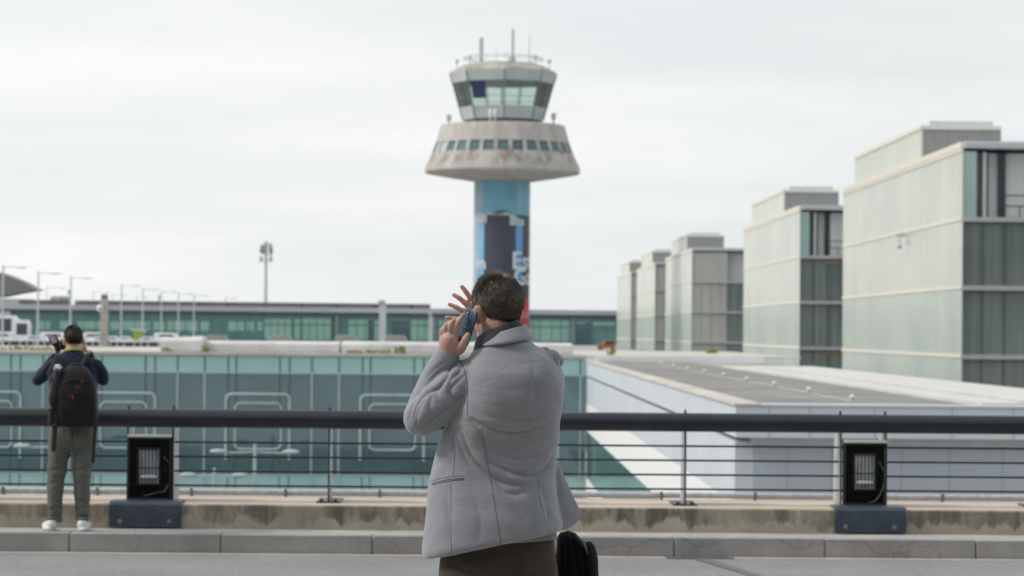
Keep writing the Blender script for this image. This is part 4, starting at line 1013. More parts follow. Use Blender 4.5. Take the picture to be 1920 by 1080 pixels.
def cloth(name, c, var=.12, weave=420., rough=.85, slub=.5, sheen=.25, crease=0.):
    m, t, b = nt(name); v = coords(t)
    big = noise(t, v, 5, 5); hs = noise(t, coords(t, (40,40,420)), 1., 3, .7); vs_ = noise(t, coords(t, (420,420,40)), 1., 2, .7)
    lo = tuple(x*(1-var) for x in c); hi = tuple(min(1,x*(1+var)) for x in c)
    cc = ramp(t, big, [(.3, lo), (.7, hi)])
    cc = mixc(t, slub, cc, ramp(t, hs, [(.3, (.72,.72,.72)), (.7, (1.28,1.28,1.28))]), 'MULTIPLY')
    cc = mixc(t, slub*.7, cc, ramp(t, vs_, [(.3, (.75,.75,.75)), (.7, (1.25,1.25,1.25))]), 'MULTIPLY')
    t.links.new(cc, b.inputs['Base Color']); b.inputs['Roughness'].default_value = rough
    b.inputs['Sheen Weight'].default_value = sheen; b.inputs['Specular IOR Level'].default_value = .2
    bump(t, b, math_n(t, 'ADD', noise(t, v, weave, 2), hs), .25, .0025)
    if crease:
        q = noise(t, coords(t, (5.5,5.5,8.5)), 1., 3, .5); q = math_n(t, 'ABSOLUTE', math_n(t, 'SUBTRACT', q, .5)); q = math_n(t, 'MINIMUM', q, .07)
        b1 = b.inputs['Normal'].links[0].from_node; n2 = N(t, 'ShaderNodeBump', Strength=crease, Distance=.06)
        t.links.new(q, n2.inputs['Height']); t.links.new(n2.outputs[0], b1.inputs['Normal'])
    return m
def hair_mat(name, dark, grey):
    m, t, b = nt(name); a = t.nodes.new('ShaderNodeAttribute'); a.attribute_name = 'grey'
    c = mixc(t, a.outputs['Fac'], dark, grey)
    t.links.new(c, b.inputs['Base Color']); b.inputs['Roughness'].default_value = .58; b.inputs['Specular IOR Level'].default_value = .35
    return m
def head_shell(mb, c, Rm, s=1.):
    def E(p, r, rot=None): mb.ell(c + Rm @ (Vector(p)*s), [q*s for q in r], Rm @ rot if rot is not None else Rm, 24, 16)
    E((0,-.012,.020), (.0765,.097,.090)); E((0,.03,-.03), (.064,.066,.085)); E((0,.045,-.085), (.050,.050,.040))
    E((0,.082,-.108), (.022,.020,.016)); E((0,.107,-.030), (.013,.018,.024)); E((0,.096,-.005), (.009,.012,.026))
    E((0,.088,.024), (.050,.016,.010)); E((0,.093,-.070), (.024,.010,.009))
    for k in (-1, 1):
        E((k*.03,.084,-.036), (.022,.016,.018))
        E((k*.079,-.012,-.022), (.008,.019,.032), Matrix.Rotation(k*R(-28), 3, 'Z')); E((k*.084,-.020,-.012), (.006,.016,.024), Matrix.Rotation(k*R(-40), 3, 'Z'))
def hair(name, c, Rm, s, n, mat, parent, L=(.014,.026), greyf=None, hl=None, top_lift=.5, cap=.004, wid=.0011, seed=3, topL=1.5):
    rg = np.random.default_rng(seed); V, Fc, G = [], [], []
    rad = np.array([.0765,.097,.090])*1.0; cen = np.array([0,-.012,.020])
    crown = np.array([.01,-.055,.105])
    # scalp cap
    nu, nv = 40, 24; 
    mbc = MB(); idx = {}
    for j in range(nv+1):
        for i in range(nu):
            a = 2*PI*i/nu; el_ = -PI/2*.62 + (PI/2*1.615)*j/nv
            d = np.array([math.cos(el_)*math.sin(a), -math.cos(el_)*math.cos(a), math.sin(el_)])
            p = cen + d*(rad+cap*np.clip((cen+d*rad)[2]-hl(a)+.006, 0, .012)/.012)
            V.append(p); G.append(greyf(p, rg)*.8)
    for j in range(nv):
        for i in range(nu):
            q = [j*nu+i, j*nu+(i+1)%nu, (j+1)*nu+(i+1)%nu, (j+1)*nu+i]
            zc_ = np.mean([V[k][2]-hl(2*PI*(k%nu)/nu) for k in q])
            if zc_ > 0: Fc.append(tuple(q))
    cnt = 0
    while cnt < n:
        d = rg.normal(size=3); d /= np.linalg.norm(d); a = math.atan2(d[0], -d[1]) % (2*PI)
        p = cen + d*(rad+cap*.7); zz = p[2]-hl(a)
        if zz < rg.uniform(-.006, .014): continue
        nn = d/rad; nn /= np.linalg.norm(nn)
        fl = p-crown; fl -= nn*(fl@nn); fl /= np.linalg.norm(fl)+1e-6
        sw = np.cross(nn, fl)*.35
        side = abs(math.sin(a)); 
        topn = np.clip((p[2]-.05)/.06, 0, 1)
        lift = .07 + top_lift*topn + rg.normal(0,.05)*(.4+topn) + (.10 if (abs(p[0])>.045 and p[1]>-.03 and p[2]>.0) else 0)
        fn_ = np.array([math.sin(p[0]*95+p[2]*60+1), math.sin(p[1]*80-p[2]*70), math.sin(p[0]*70+p[1]*90+2)])*(.16+.3*topn)
        t_ = fl + sw + fn_ + np.array([0,0,-.35*(1-topn)]) + rg.normal(0,.10+.16*topn,3) + nn*lift
        t_ /= np.linalg.norm(t_); dn_ = t_@nn
        lo_ = .085+.1*topn
        if dn_ < lo_: t_ += nn*(lo_-dn_); t_ /= np.linalg.norm(t_)
        ln = rg.uniform(*L)*(1+(topL-1)*topn)*np.clip(.45+zz/.04, .35, 1)
        ax = np.cross(t_, nn); ax /= np.linalg.norm(ax)+1e-6; bx = np.cross(ax, t_)
        w_ = wid*rg.uniform(.6,1.3); o = len(V); g_ = float(np.clip(greyf(p, rg), 0, 1)); cu = nn*-.07 + np.array([0,0,-.2*topn])+rg.normal(0,.10+.14*topn,3)
        for s_, ww in ((0,1.),(.5,.8),(.85,.45)):
            q = p - nn*.001 + t_*ln*s_ + cu*ln*s_*s_*.8
            for k in range(3):
                th = 2*PI*k/3; V.append(q + (ax*math.cos(th)+bx*math.sin(th))*w_*ww); G.append(g_)
        V.append(p + t_*ln + cu*ln*.8); G.append(g_)
        for lv in range(2):
            for k in range(3): j = (k+1)%3; Fc.append((o+lv*3+k, o+lv*3+j, o+lv*3+3+j, o+lv*3+3+k))
        for k in range(3): Fc.append((o+6+k, o+6+(k+1)%3, o+9))
        cnt += 1
    org = parent_org(parent)
    Vw = [tuple(c + Rm @ (Vector(v)*s) - org) for v in V]
    me = bpy.data.meshes.new(name); me.from_pydata(Vw, [], Fc); me.materials.append(mat)
    at_ = me.attributes.new('grey', 'FLOAT', 'POINT'); at_.data.foreach_set('value', G)
    me.polygons.foreach_set('use_smooth', [True]*len(me.polygons))
    o = bpy.data.objects.new(name, me); col.objects.link(o); o.parent = parent; return o
def finger(mb, pts, r0, r1, Y0=None, n=12):
    """pts px,py,dy (Y0 given) or vectors; knuckles slightly thicker"""
    P = [at(p[0], p[1], Y0+p[2]) for p in pts] if Y0 else [Vector(p) for p in pts]
    m = len(P)-1; rr = []
    q = cr([tuple(p) for p in P], 5)
    for i in range(len(q)):
        f = i/(len(q)-1); base = r0*(1-f)+r1*f
        kn = max(math.exp(-((f*m-j)/.18)**2) for j in range(1, m)) if m > 1 else 0
        rr.append(base*(1+.08*kn))
    mb.tube([Vector(x) for x in q], rr, n, None, True)
# ------------------------------------------------------------------ the man with the phone
Y0 = 9.36
SC = F/Y0                       # px per metre
zg = .18
mc = at(930, 900, Y0)
man = thing('person', 'man in light grey blazer and brown trousers seen from behind, holding a blue phone', 'person', (mc.x, Y0, zg))
hc = at(931, 577, Y0+.035); HR = rotz(R(30)) @ Matrix.Rotation(R(-4), 3, 'X') @ Matrix.Rotation(R(-3), 3, 'Y')
def gz(py): return at(930, py, Y0).z
body = MB()
head_shell(body, hc, HR)
px_limb(body, [(931,585,.02,.058),(934,612,.01,.059),(938,640,.0,.064),(942,668,.0,.09)], Y0, 24)
# torso core and legs inside the clothes
px_loft(body, [(1085,845,1025,.10,.01),(1000,830,1020,.115,.01),(900,840,1015,.11,.01),(800,870,1015,.105,.01),(720,890,1020,.10,.0),(670,905,1010,.08,0),(650,925,985,.06,0)], Y0, 32)
hipx = ((880, 1060), (988, 1060))
for hx_, kx, ax_ in ((880, 876, 872), (988, 996, 1004)):
    h = at(hx_, 1075, Y0+.01); k_ = Vector((at(kx, 1080, Y0).x, Y0-.0, zg+.50)); a_ = Vector((at(ax_, 1080, Y0).x, Y0+.03, zg+.09))
    q = cr([tuple(h)+(.085,), tuple(k_)+(.058,), tuple(k_*.45+a_*.55)+(.056,), tuple(a_)+(.038,)], 6); body.tube([q_[:3] for q_ in q], [q_[3] for q_ in q], 18, None, True)
    body.ell(a_+Vector((-.02,.07,-.045)), (.045,.12,.04))
# left arm (in the sleeve) and hand round the phone
px_limb(body, [(890,720,0,.045),(836,752,-.03,.042),(795,780,-.03,.036),(814,724,.01,.030),(834,682,.0,.024),(842,664,-.022,.028)], Y0, 16)
pal = MB()
def PX(px, py, dy): return at(px, py, Y0+dy)
px_limb(body, [(840,672,-.022,.028),(842,655,-.03,.033),(843,640,-.035,.033)], Y0, 18, 5, None)
px_limb(body, [(834,655,-.03,.020),(831,638,-.035,.0145)], Y0, 14)
px_limb(body, [(848,655,-.032,.024),(851,634,-.038,.0155)], Y0, 14)
finger(body, [(851,634,-.040),(857,611,-.056),(862,600,-.055),(868,591,-.046)], .0105, .0072, Y0)     # index
finger(body, [(843,631,-.040),(847,607,-.054),(854,600,-.050),(863,598,-.036)], .0108, .0072, Y0)     # middle
finger(body, [(836,634,-.036),(836,613,-.044),(843,605,-.042),(852,604,-.030)], .0098, .0068, Y0)     # ring
finger(body, [(829,639,-.030),(828.5,622,-.034),(833,613,-.030),(841,611,-.020)], .0085, .0062, Y0)    # little
px_limb(body, [(848,660,-.030,.021),(862,654,-.046,.0185),(869,645,-.058,.0138),(873,636,-.062,.0125),(877,628,-.058,.0098)], Y0, 14)
# right arm lifted in front of the face, hand spread
px_limb(body, [(1018,700,.02,.058),(1018,730,.16,.046),(1004,742,.27,.042),(965,690,.27,.038),(925,634,.26,.029),(920,626,.26,.028)], Y0, 16)
px_limb(body, [(920,628,.26,.027),(908,606,.26,.036),(900,592,.26,.034)], Y0, 18)
px_limb(body, [(905,606,.26,.026),(893,598,.26,.017)], Y0, 14)
px_limb(body, [(905,600,.26,.026),(898,578,.26,.017)], Y0, 14)
finger(body, [(897,580,.26),(880,556,.252),(872,545,.25),(866.0,537.5,.25)], .0105, .0076, Y0)
finger(body, [(893,586,.26),(872,568,.25),(861,559,.248),(851,552.8,.25)], .0108, .0078, Y0)
finger(body, [(890,593,.26),(868,583,.25),(855,576,.248),(842.5,570.5,.25)], .0102, .0074, Y0)
finger(body, [(888,601,.26),(866,599,.25),(851,597,.248),(837.5,595.2,.25)], .0092, .0066, Y0)
finger(body, [(912,612,.25),(925,590,.22),(930,575,.215)], .014, .010, Y0)
bme = union(body, .0034, 3, .5)
bo = finish(bme, 'body', [M['skin'], M['skinpink']], man)
# the far hand is pinker: its own skin region
a, nr = verts(bme); hand_p = np.array(at(890, 575, Y0+.26)) - np.array(parent_org(man))
mi = np.zeros(len(bme.polygons), int); cen_ = np.empty(len(bme.polygons)*3); bme.polygons.foreach_get('center', cen_); cen_ = cen_.reshape(-1,3)
mi[(cen_[:,1] > .19) & (np.abs(cen_[:,2]-hand_p[2]) < .09) & (cen_[:,0] < hand_p[0]+.05)] = 1
mi[(cen_[:,2] > (hc.z-.07-zg)) & (np.linalg.norm(cen_ - (np.array(hc+HR@Vector((-.082,-.018,-.018)))-np.array(parent_org(man))), axis=1) < .042)] = 1
bme.polygons.foreach_set('material_index', mi)
# eyes
for k in (-1, 1):
    e = MB().ell(hc + HR@Vector((k*.031,.083,-.004)), (.0125,.0125,.0125), None, 16, 10).build('eye', pbr('eye_white', (.7,.68,.65), .2, .05) if k < 0 else bpy.data.materials['eye_white'], man, True)
    MB().ell(hc + HR@Vector((k*.031,.0925,-.004)), (.006,.0042,.006), HR, 12, 8).build('iris', pbr('iris', (.06,.035,.02), .2, .1) if k < 0 else bpy.data.materials['iris'], e, True)
# nails of the hand round the phone
for (px, py, dy), rr_n in (((868.2,590.5,-.0535), .0058), ((877.5,628,-.0685), .0075)):
    p = at(px, py, Y0+dy); MB().ell(p, (rr_n*.85, .0022, rr_n), None, 12, 8).build('nail', M['nail'], bo, True)
# ---- hair
def hl_man(a):
    a = a % (2*PI); d = abs(a if a <= PI else 2*PI-a)/PI          # 0 back .. 1 front
    return float(np.interp(d, [0,.22,.36,.42,.47,.52,.58,.62,.72,1.], [-.062,-.060,-.050,-.012,.008,.004,-.030,-.022,.045,.062]))
def grey_man(p, rg):
    g_ = .10+.14*rg.random()
    if rg.random() < .36: g_ += .5*rg.random()
    side = np.clip((abs(p[0])-.045)/.03, 0, 1)*np.clip((p[1]+.05)/.06, 0, 1)
    g_ += side*(.25+.75*rg.random())
    top = np.clip((p[2]-.085)/.03, 0, 1); g_ += top*(.30+.5*rg.random())
    return min(1, g_)
M['hair'] = hair_mat('dark_greying_hair', (.026,.0205,.0165), (.27,.24,.205))
hair('hair', hc, HR, 1., 17000, M['hair'], man, (.010,.019), grey_man, hl_man, .36, .003, .00075, 5, 1.4)
# ---- shirt collar / scarf
M['collar'] = cloth('charcoal_cloth', (.048,.05,.058), .15, 500, .9, .3)
cl_ = MB(); rings = []
def oval(cx, cy_, cz_, a, b, tl, ty_, n=48, e=2.0):
    out = []
    for i in range(n):
        th = 2*PI*i/n; x = a*math.cos(th); y = b*math.sin(th); out.append((cx+x, cy_+y, cz_+tl*x+ty_*y))
    return out
cc = at(936, 634, Y0+.01)
for da, dz in ((.086,-.050),(.084,-.020),(.078,.005),(.073,.018),(.070,.024),(.066,.022),(.064,.010),(.063,-.03)):
    rings.append(oval(cc.x-.004, cc.y+.0, cc.z+dz, da*.98, da*1.05, .42, -.10))
cl_.loft([[(x,y,z+.010) for x,y,z in r] for r in rings])
ce = union(cl_, .004, 3); 
finish(ce, 'scarf_collar', M['collar'], man)
# ---- jacket
M['jacket'] = cloth('grey_blazer_cloth', (.274,.286,.318), .06, 620, .82, .34, .3, .2)
M['seam'] = pbr('seam_thread', (.095,.10,.115), .8, .1)
jk = MB()
px_loft(jk, [(1019,797,1054,.168,.01,.22),(1012,792,1054,.176,.01,.21),(997,792,1053,.174,.01,.185),(975,794,1049,.168,.01,.15),(945,798,1045,.155,.01,.115),(908,803,1042,.138,.012,.07),(870,811,1042,.128,.014,.035),(835,821,1044,.130,.014,0),(800,836,1049,.143,.01,0),(765,852,1054,.155,.006,0),(730,862,1056,.157,.004,0),(705,866,1054,.150,.005,0),(685,872,1047,.136,.008,0),(668,880,1036,.116,.008,-.0),(654,893,1019,.100,.005,-.02),(645,905,1004,.089,0,-.03),(638,912,996,.080,0,-.04)], Y0, 64, 2.35)
# left sleeve
px_limb(jk, [(893,712,.01,.078),(872,722,-.01,.080),(836,748,-.035,.070),(806,772,-.04,.063),(790,785,-.04,.060)], Y0, 28)
px_limb(jk, [(791,784,-.02,.060),(798,760,.0,.056),(813,722,.005,.053),(826,692,-.008,.047),(837,670,-.02,.0405),(839,665,-.022,.0395)], Y0, 28)
# right sleeve, forward and up
px_limb(jk, [(1012,705,.0,.075),(1022,722,.08,.068),(1016,738,.20,.060),(1003,742,.27,.056)], Y0, 24)
px_limb(jk, [(1004,741,.27,.056),(968,694,.27,.05),(932,644,.262,.043)], Y0, 24)
for px, py, dy, r in ((1022,661,.03,.020),(1045,676,.04,.022),(1034,672,.0,.03)): jk.ell(at(px, py, Y0+dy), (r,r*1.6,r))
# front panel blown out on the right
fl_ = MB(); A = []
for f, (px0, px1, py) in enumerate(((1038,1047,868),(1036,1062,900),(1034,1077,935),(1034,1093,967),(1034,1078,982),(1034,1061,993))):
    a_, b_ = at(px0, py, Y0+.05), at(px1, py, Y0+.05+.0012*(px1-1040)); n_ = 8; ring = []
    for i in range(n_+1): q = a_.lerp(b_, i/n_); ring.append((q.x, q.y-.008-.012*math.sin(PI*i/n_), q.z))
    for i in range(n_, -1, -1): q = a_.lerp(b_, i/n_); ring.append((q.x, q.y+.008-.012*math.sin(PI*i/n_), q.z))
    A.append(ring)
jk.loft(A)
jm = union(jk, .0042, 12, .5)
a, nr = verts(jm)
def cpt(c1, c2, z2=False):
    px, py = (680+c1/3.176, (740 if z2 else 460)+c2/3.176); p = at(px, py, Y0-.12); return (p.x, p.z)
def CP(*pts): return [cpt(x, y) for x, y in pts]
def CQ(*pts): return [cpt(x, y, True) for x, y in pts]
lines = [
 (CQ((600,150),(680,165),(760,200),(860,222),(980,215),(1100,175),(1172,140)), .0085, .015),
 (CQ((690,235),(800,275),(930,290),(1060,262),(1165,205)), .004, .016),
 (CQ((735,285),(830,360),(950,385),(1070,345),(1165,262)), .0065, .016),
 (CQ((755,395),(850,450),(960,478),(1060,462),(1118,408),(1165,305)), .0125, .016),
 (CQ((740,330),(800,385),(900,425),(1000,420)), .003, .012),
 (CQ((585,205),(640,345),(715,440),(800,505),(900,540),(980,530)), .0115, .019),
 (CQ((560,215),(590,330),(660,450),(760,540)), .006, .016),
 (CQ((545,205),(540,270),(548,340)), .008, .013),
 (CQ((790,510),(850,580),(940,585),(1030,520)), .006, .016),
 (CQ((1020,500),(1080,600),(1100,720),(1090,850)), .005, .022),
 (CQ((500,560),(515,700),(520,900)), .003, .02), (CQ((880,600),(960,760),(1000,880)), .003, .03),
 (CQ((640,560),(700,720),(690,880)), .0035, .03),
 (CP((700,700),(860,730),(1000,700)), .0015, .03), (CP((640,790),(760,850),(900,860),(1100,800)), .0015, .03),
 (CP((650,900),(800,960),(1000,965),(1160,900)), .002, .03), (CP((680,1000),(820,1030),(1000,1035),(1170,985)), .004, .022),
 (CP((1000,570),(1080,640),(1140,740)), .004, .018), (CP((1120,620),(1150,690),(1175,780)), .006, .014),
 # upper arm and the bend
 (CP((560,685),(522,735),(506,790),(448,852),(372,892),(325,960),(300,1040)), .012, .010),
 (CP((600,700),(575,760),(530,800),(515,850)), .0095, .011),
 (CP((612,770),(560,815),(520,870),(560,920),(610,880)), .008, .012),
 (CP((470,830),(440,900),(500,960),(580,930)), .006, .014),
 (CP((420,880),(400,960),(440,1020)), .006, .015),
 (CP((520,720),(440,770),(380,850)), .006, .013),(CP((500,690),(430,740),(370,800)), .004, .012),
 (CP((350,880),(300,960),(275,1050)), .007, .010),(CP((380,900),(330,1000),(320,1090)), .006, .011),
 (CP((430,1000),(360,1060),(310,1130)), .005, .014), (CP((560,960),(460,1040),(380,1100)), .004, .02),
]
back = np.clip(-nr[:,1]*1.6+.35, 0, 1)*np.clip((Y0+.12-a[:,1])/.08, 0, 1)
lines += [
 (CQ((700,168),(800,190),(900,198)), .002, .008),(CQ((820,262),(960,255),(1090,215)), .002, .010),(CQ((800,318),(900,335),(1010,325),(1120,285)), .0025, .010),(CQ((860,420),(960,432),(1040,418)), .002, .010),
 (CQ((900,240),(1010,240),(1140,185)), .002, .009),(CQ((1090,330),(1140,290),(1168,250)), .003, .010),(CQ((640,165),(700,215),(735,280)), .006, .012),(CQ((960,500),(1050,490),(1110,450)), .003, .012),(CQ((840,480),(880,520),(960,530)), .003, .010),
 (CP((1010,690),(1020,800),(1030,950)), .0025, .012),(CP((660,880),(720,900),(820,905)), .0015, .02),(CP((870,850),(1000,870),(1120,840)), .001, .02),(CP((760,1060),(900,1050),(1080,1020)), .002, .015)]
lines = [(p_, d_*(1.0 if p_[0][0] > at(872,700,Y0-.12).x or p_[0][1] < at(872,770,Y0-.12).z else .9), w_*(1 if p_[0][0] > at(872,700,Y0-.12).x else .85)) for p_, d_, w_ in lines]
a = folds(a, nr, lines, back)
# soft irregularity everywhere
def wav(a, k, ph): return np.sin(a[:,0]*k[0]+a[:,1]*k[1]+a[:,2]*k[2]+ph)
d = .0022*wav(a,(11,7,17),0)*wav(a,(5,13,-9),1.3)+.0011*wav(a,(31,17,43),2.)*wav(a,(-23,29,19),.4)+.0005*wav(a,(70,60,95),.9)*wav(a,(55,-61,33),2.2)
setv(jm, a + nr*d[:,None]); relax(jm, 1, .6)
jo = finish(jm, 'jacket', M['jacket'], man)
# surface lines: seams, pocket, collar
jw_ = [Vector(v.co)+parent_org(man) for v in jm.vertices]; bvh = BVHTree.FromPolygons(jw_, [tuple(p.vertices) for p in jm.polygons])
def on_jacket(px, py):
    d_ = ray(px, py).normalized(); h = bvh.ray_cast(CAM, d_); return (h[0], h[1]) if h[0] else None
def seam(pts, r=.0013, off=-.0002, name='seam', mat=None, sub=10, flat=None):
    q = cr(pts, sub); P = []
    for x_, y_ in q:
        h = on_jacket(x_, y_)
        if h and h[0].y < Y0+.2 and (not P or (h[0]-P[-1]).length < .05): P.append(h[0]+h[1]*off)
    if len(P) > 2: return MB().tube(P, r, 6, flat).build(name, mat or M['seam'], jo, True)
C1 = lambda *p: [(680+x/3.176, 460+y/3.176) for x, y in p]
C2 = lambda *p: [(680+x/3.176, 740+y/3.176) for x, y in p]
seam(C1((578,690),(605,740),(622,830),(626,930),(622,1000),(640,1022),(668,1030)), .0014)
seam(C2((708,195),(718,280),(735,380),(762,500),(790,680),(815,840),(828,915)), .0011)
seam(C2((524,530),(526,700),(527,860),(528,962)), .0011)
seam(C2((552,290),(546,400),(540,490)), .0009)
seam(C2((1160,590),(1168,680),(1180,740)), .0011)
seam(C2((1045,500),(1050,600),(1080,720),(1098,850)), .0008)
seam(C1((600,890),(560,925),(480,985),(400,1050),(370,1085)), .0009)
seam(C1((1160,640),(1180,690),(1188,740)), .0012)
seam(C1((1085,612),(1110,628)), .0016)
seam(C2((415,525),(480,508),(540,497),(598,494)), .0036, -.0006, 'pocket_welt', M['jacket'], 10, None)
seam(C2((416,536),(480,521),(545,510),(600,505)), .0012, .0006)
seam(C2((414,514),(478,497),(540,487),(596,484)), .0008, .0002)
# turned-down jacket collar
cj = MB(); rings = []
jc = at(945, 650, Y0+.0)
def collar_ring(px_l, px_r, py, b, tl, ty_):
    A1, B1 = at(px_l, py, Y0), at(px_r, py, Y0); c_ = (A1+B1)/2; return oval(c_.x, c_.y+.004, c_.z, (B1-A1).length/2, b, tl, ty_, 56)
for v in ((895,999,643,.104,.15,.03),(894,1000,640,.107,.15,.03),(898,998,633,.099,.18,.04),(904,992,625,.089,.21,.05),(909,987,618,.081,.24,.06),(913,984,615,.077,.25,.06),(917,981,616,.073,.25,.06),(919,979,632,.072,.25,.06)):
    rings.append(collar_ring(*v))
cj.loft(rings); cm = union(cj, .004, 3)
finish(cm, 'collar', M['jacket'], jo)
cw = [Vector(v.co)+parent_org(jo) for v in cm.vertices]; cb_ = BVHTree.FromPolygons(cw, [tuple(p.vertices) for p in cm.polygons])
# ---- shirt hem, trousers, belt, shoes
sh = MB(); px_loft(sh, [(1014,815,1046,.150,.012,.05),(990,815,1040,.146,.012,.05),(960,820,1036,.14,.012,.03)], Y0, 48)
sm_ = union(sh, .006, 2); finish(sm_, 'shirt', cloth('grey_beige_knit', (.21,.205,.195), .1, 400), man)
M['trousers'] = cloth('brown_trouser_cloth', (.060,.048,.037), .12, 420, .85, .4, .1)
tr_ = MB()
px_loft(tr_, [(1120,818,1050,.138,.0),(1085,821,1047,.140,.0),(1060,824,1045,.138,.0),(1030,828,1040,.132,.005),(995,834,1034,.125,.01)], Y0, 48, 2.5)
for hx_, kx, ax_ in ((876, 874, 870), (992, 998, 1004)):
    h = at(hx_, 1095, Y0+.0); k_ = Vector((at(kx, 1080, Y0).x, Y0-.0, zg+.50)); a_ = Vector((at(ax_, 1080, Y0).x, Y0+.03, zg+.075))
    q = cr([tuple(h)+(.105,), tuple(h*.5+k_*.5)+(.092,), tuple(k_)+(.078,), tuple(k_*.45+a_*.55)+(.075,), tuple(a_)+(.068,)], 6); tr_.tube([q_[:3] for q_ in q], [q_[3] for q_ in q], 24)
tm_ = union(tr_, .006, 4); a, nr = verts(tm_)
def TP(*p): return [(lambda q: (q.x, q.z))(at(680+x/3.176, 740+y/3.176, Y0-.12)) for x, y in p]
tl = [(TP((500,1000),(640,1060),(760,1120)), .006, .02),(TP((1130,1010),(1020,1060),(960,1130)), .008, .022),(TP((930,960),(935,1060),(930,1160)), .006, .012),(TP((1150,1060),(1080,1085),(1010,1150)), .006, .018)]
a = folds(a, nr, tl, np.clip(-nr[:,1]*1.6+.3, 0, 1)); a = a+nr*(.003*wav(a,(14,9,21),0)*wav(a,(7,15,-11),1.))[:,None]
setv(tm_, a); to = finish(tm_, 'trousers', M['trousers'], man)
for s, kx in ((-1, 870), (1, 1004)):
    s_ = MB(); x = at(kx, 1080, Y0).x
    s_.ell((x, Y0+.0, zg+.05), (.042,.07,.055)); s_.ell((x-.015, Y0+.10, zg+.035), (.05,.13,.038)); s_.ell((x-.02, Y0+.06, zg+.018), (.05,.17,.022))
    sm = union(s_, .005, 3); finish(sm, 'shoe', pbr('dark_leather', (.02,.016,.013), .4, .2) if s < 0 else bpy.data.materials['dark_leather'], man)
# ------------------------------------------------------------------ phone
ph = thing('phone', 'dark blue mobile phone held to the man\'s left ear, lenses at its top', 'phone', tuple(at(875, 613, Y0-.035)))
pc = Vector(at(874.5, 613, Y0-.030)); nb = Vector((-.76,-.64,.12)).normalized()
u_ = Vector((.22,-.22,.86)); u_ = (u_ - nb*u_.dot(nb)).normalized(); v_ = u_.cross(nb).normalized()
if v_.x < 0: v_ = -v_
def slab(w_, h_, d0, d1, r, cu=0., cv=0., n=6):
    pts = []
    for sx_, sy_, a0 in ((1,1,0),(-1,1,PI/2),(-1,-1,PI),(1,-1,3*PI/2)):
        for k in range(n+1):
            a_ = a0+PI/2*k/n; pts.append((sx_*(w_/2-r)+r*math.cos(a_), sy_*(h_/2-r)+r*math.sin(a_)))
    m_ = MB(); m_.loft([[tuple(pc + v_*(cv+a_) + u_*(cu+b_) + nb*d_) for a_, b_ in pts] for d_ in (d0, d1)]); return m_
M['phoneblue'] = pbr('phone_blue', (.030,.060,.125), .28, .05, spec=.6)
slab(.069, .122, -.0045, .0045, .012).build('case', M['phoneblue'], ph, bevel=.0022)
slab(.064, .117, -.0052, -.0046, .010).build('screen', M['boxblack'], ph)
isl = slab(.030, .034, .0046, .0066, .009, .041, -.0165).build('lens_island', pbr('phone_island', (.05,.085,.15), .3), ph, bevel=.001)
for cu, cv in ((.049,-.0235),(.033,-.0235),(.041,-.009)):
    slab(.0125, .0125, .0067, .0086, .0062, cu, cv, 5).build('lens', M['galv'], isl, bevel=.0006)
    slab(.0090, .0090, .0087, .0090, .0044, cu, cv, 5).build('lens_glass', M['boxblack'], isl)
# ------------------------------------------------------------------ suitcase and bag beside him
M['blackcloth'] = cloth('black_nylon', (.0085,.0088,.0095), .35, 140, .95, .4, .0)
M['blackshell'] = pbr('black_shell', (.012,.012,.013), .4, .2)
Ys = 9.55; sc_ = at(1076, 1080, Ys); 
sx0, sx1 = at(1032, 1080, Ys).x, at(1118, 1080, Ys).x
su = thing('suitcase', 'black wheeled suitcase with pale handle bars beside the man\'s leg', 'suitcase', (sc_.x, Ys, zg))
MB().box(sx0-.02, sx1+.06, Ys-.11, Ys+.13, zg+.05, zg+.56).build('shell', M['blackshell'], su, bevel=.03)
for px in (1033.5, 1037.5):
    x = at(px, 1070, Ys-.13).x; MB().cyl((x, Ys-.135), .0035, zg+.50, at(1036, 1050, Ys).z, 10).build('handle_bar', M['galv'], su, True)
for s in (sx0+.02, sx1+.02):
    for y in (Ys-.07, Ys+.09): MB().ell((s, y, zg+.026), (.018,.026,.026), None, 12, 8).build('wheel', M['tyre'], su, True)
bz = zg+.56
bgm = MB()
rows = [(bz+.002, 1040, 1124, .085), (at(1080,1080,Ys).z-.12, 1038, 1126, .115), (at(1080,1078,Ys).z, 1038, 1122, .12), (at(1080,1060,Ys).z, 1040, 1119, .115), (at(1080,1040,Ys).z, 1042, 1110, .105), (at(1080,1020,Ys).z, 1044, 1100, .09), (at(1080,1006,Ys).z, 1046, 1086, .06), (at(1080,998,Ys).z, 1052, 1076, .03)]
rr_ = []
for q in cr([(r_[0], at(r_[1],1050,Ys).x, at(r_[2],1050,Ys).x, r_[3]) for r_ in rows], 5):
    c_ = (q[1]+q[2])/2; w_ = (q[2]-q[1])/2; rr_.append([(c_+w_*math.copysign(abs(math.cos(t_))**.75, math.cos(t_)), Ys+q[3]*math.copysign(abs(math.sin(t_))**.75, math.sin(t_)), q[0]) for t_ in [2*PI*i/48 for i in range(48)]])
bgm.loft(rr_); be = union(bgm, .005, 3); a, nr = verts(be)
bl_ = [([(lambda q: (q.x,q.z))(at(x_,y_,Ys-.1)) for x_,y_ in p], dp, w_) for p, dp, w_ in (([(1070,1000),(1078,1030),(1082,1060),(1090,1090)],.010,.007),([(1086,1006),(1098,1030),(1106,1060),(1112,1095)],.010,.007),([(1056,1010),(1054,1040),(1056,1090)],.006,.010))]
a = folds(a, nr, bl_, np.clip(-nr[:,1]*1.5+.4,0,1)); a += nr*(.003*wav(a,(19,23,31),.3)*wav(a,(27,-11,14),1.))[:,None]; setv(be, a)
bg_ = thing('soft_bag', 'black soft rucksack standing on the suitcase at the man\'s right', 'bag', (sc_.x, Ys, bz)); 
finish(be, 'shell', M['blackcloth'], bg_)
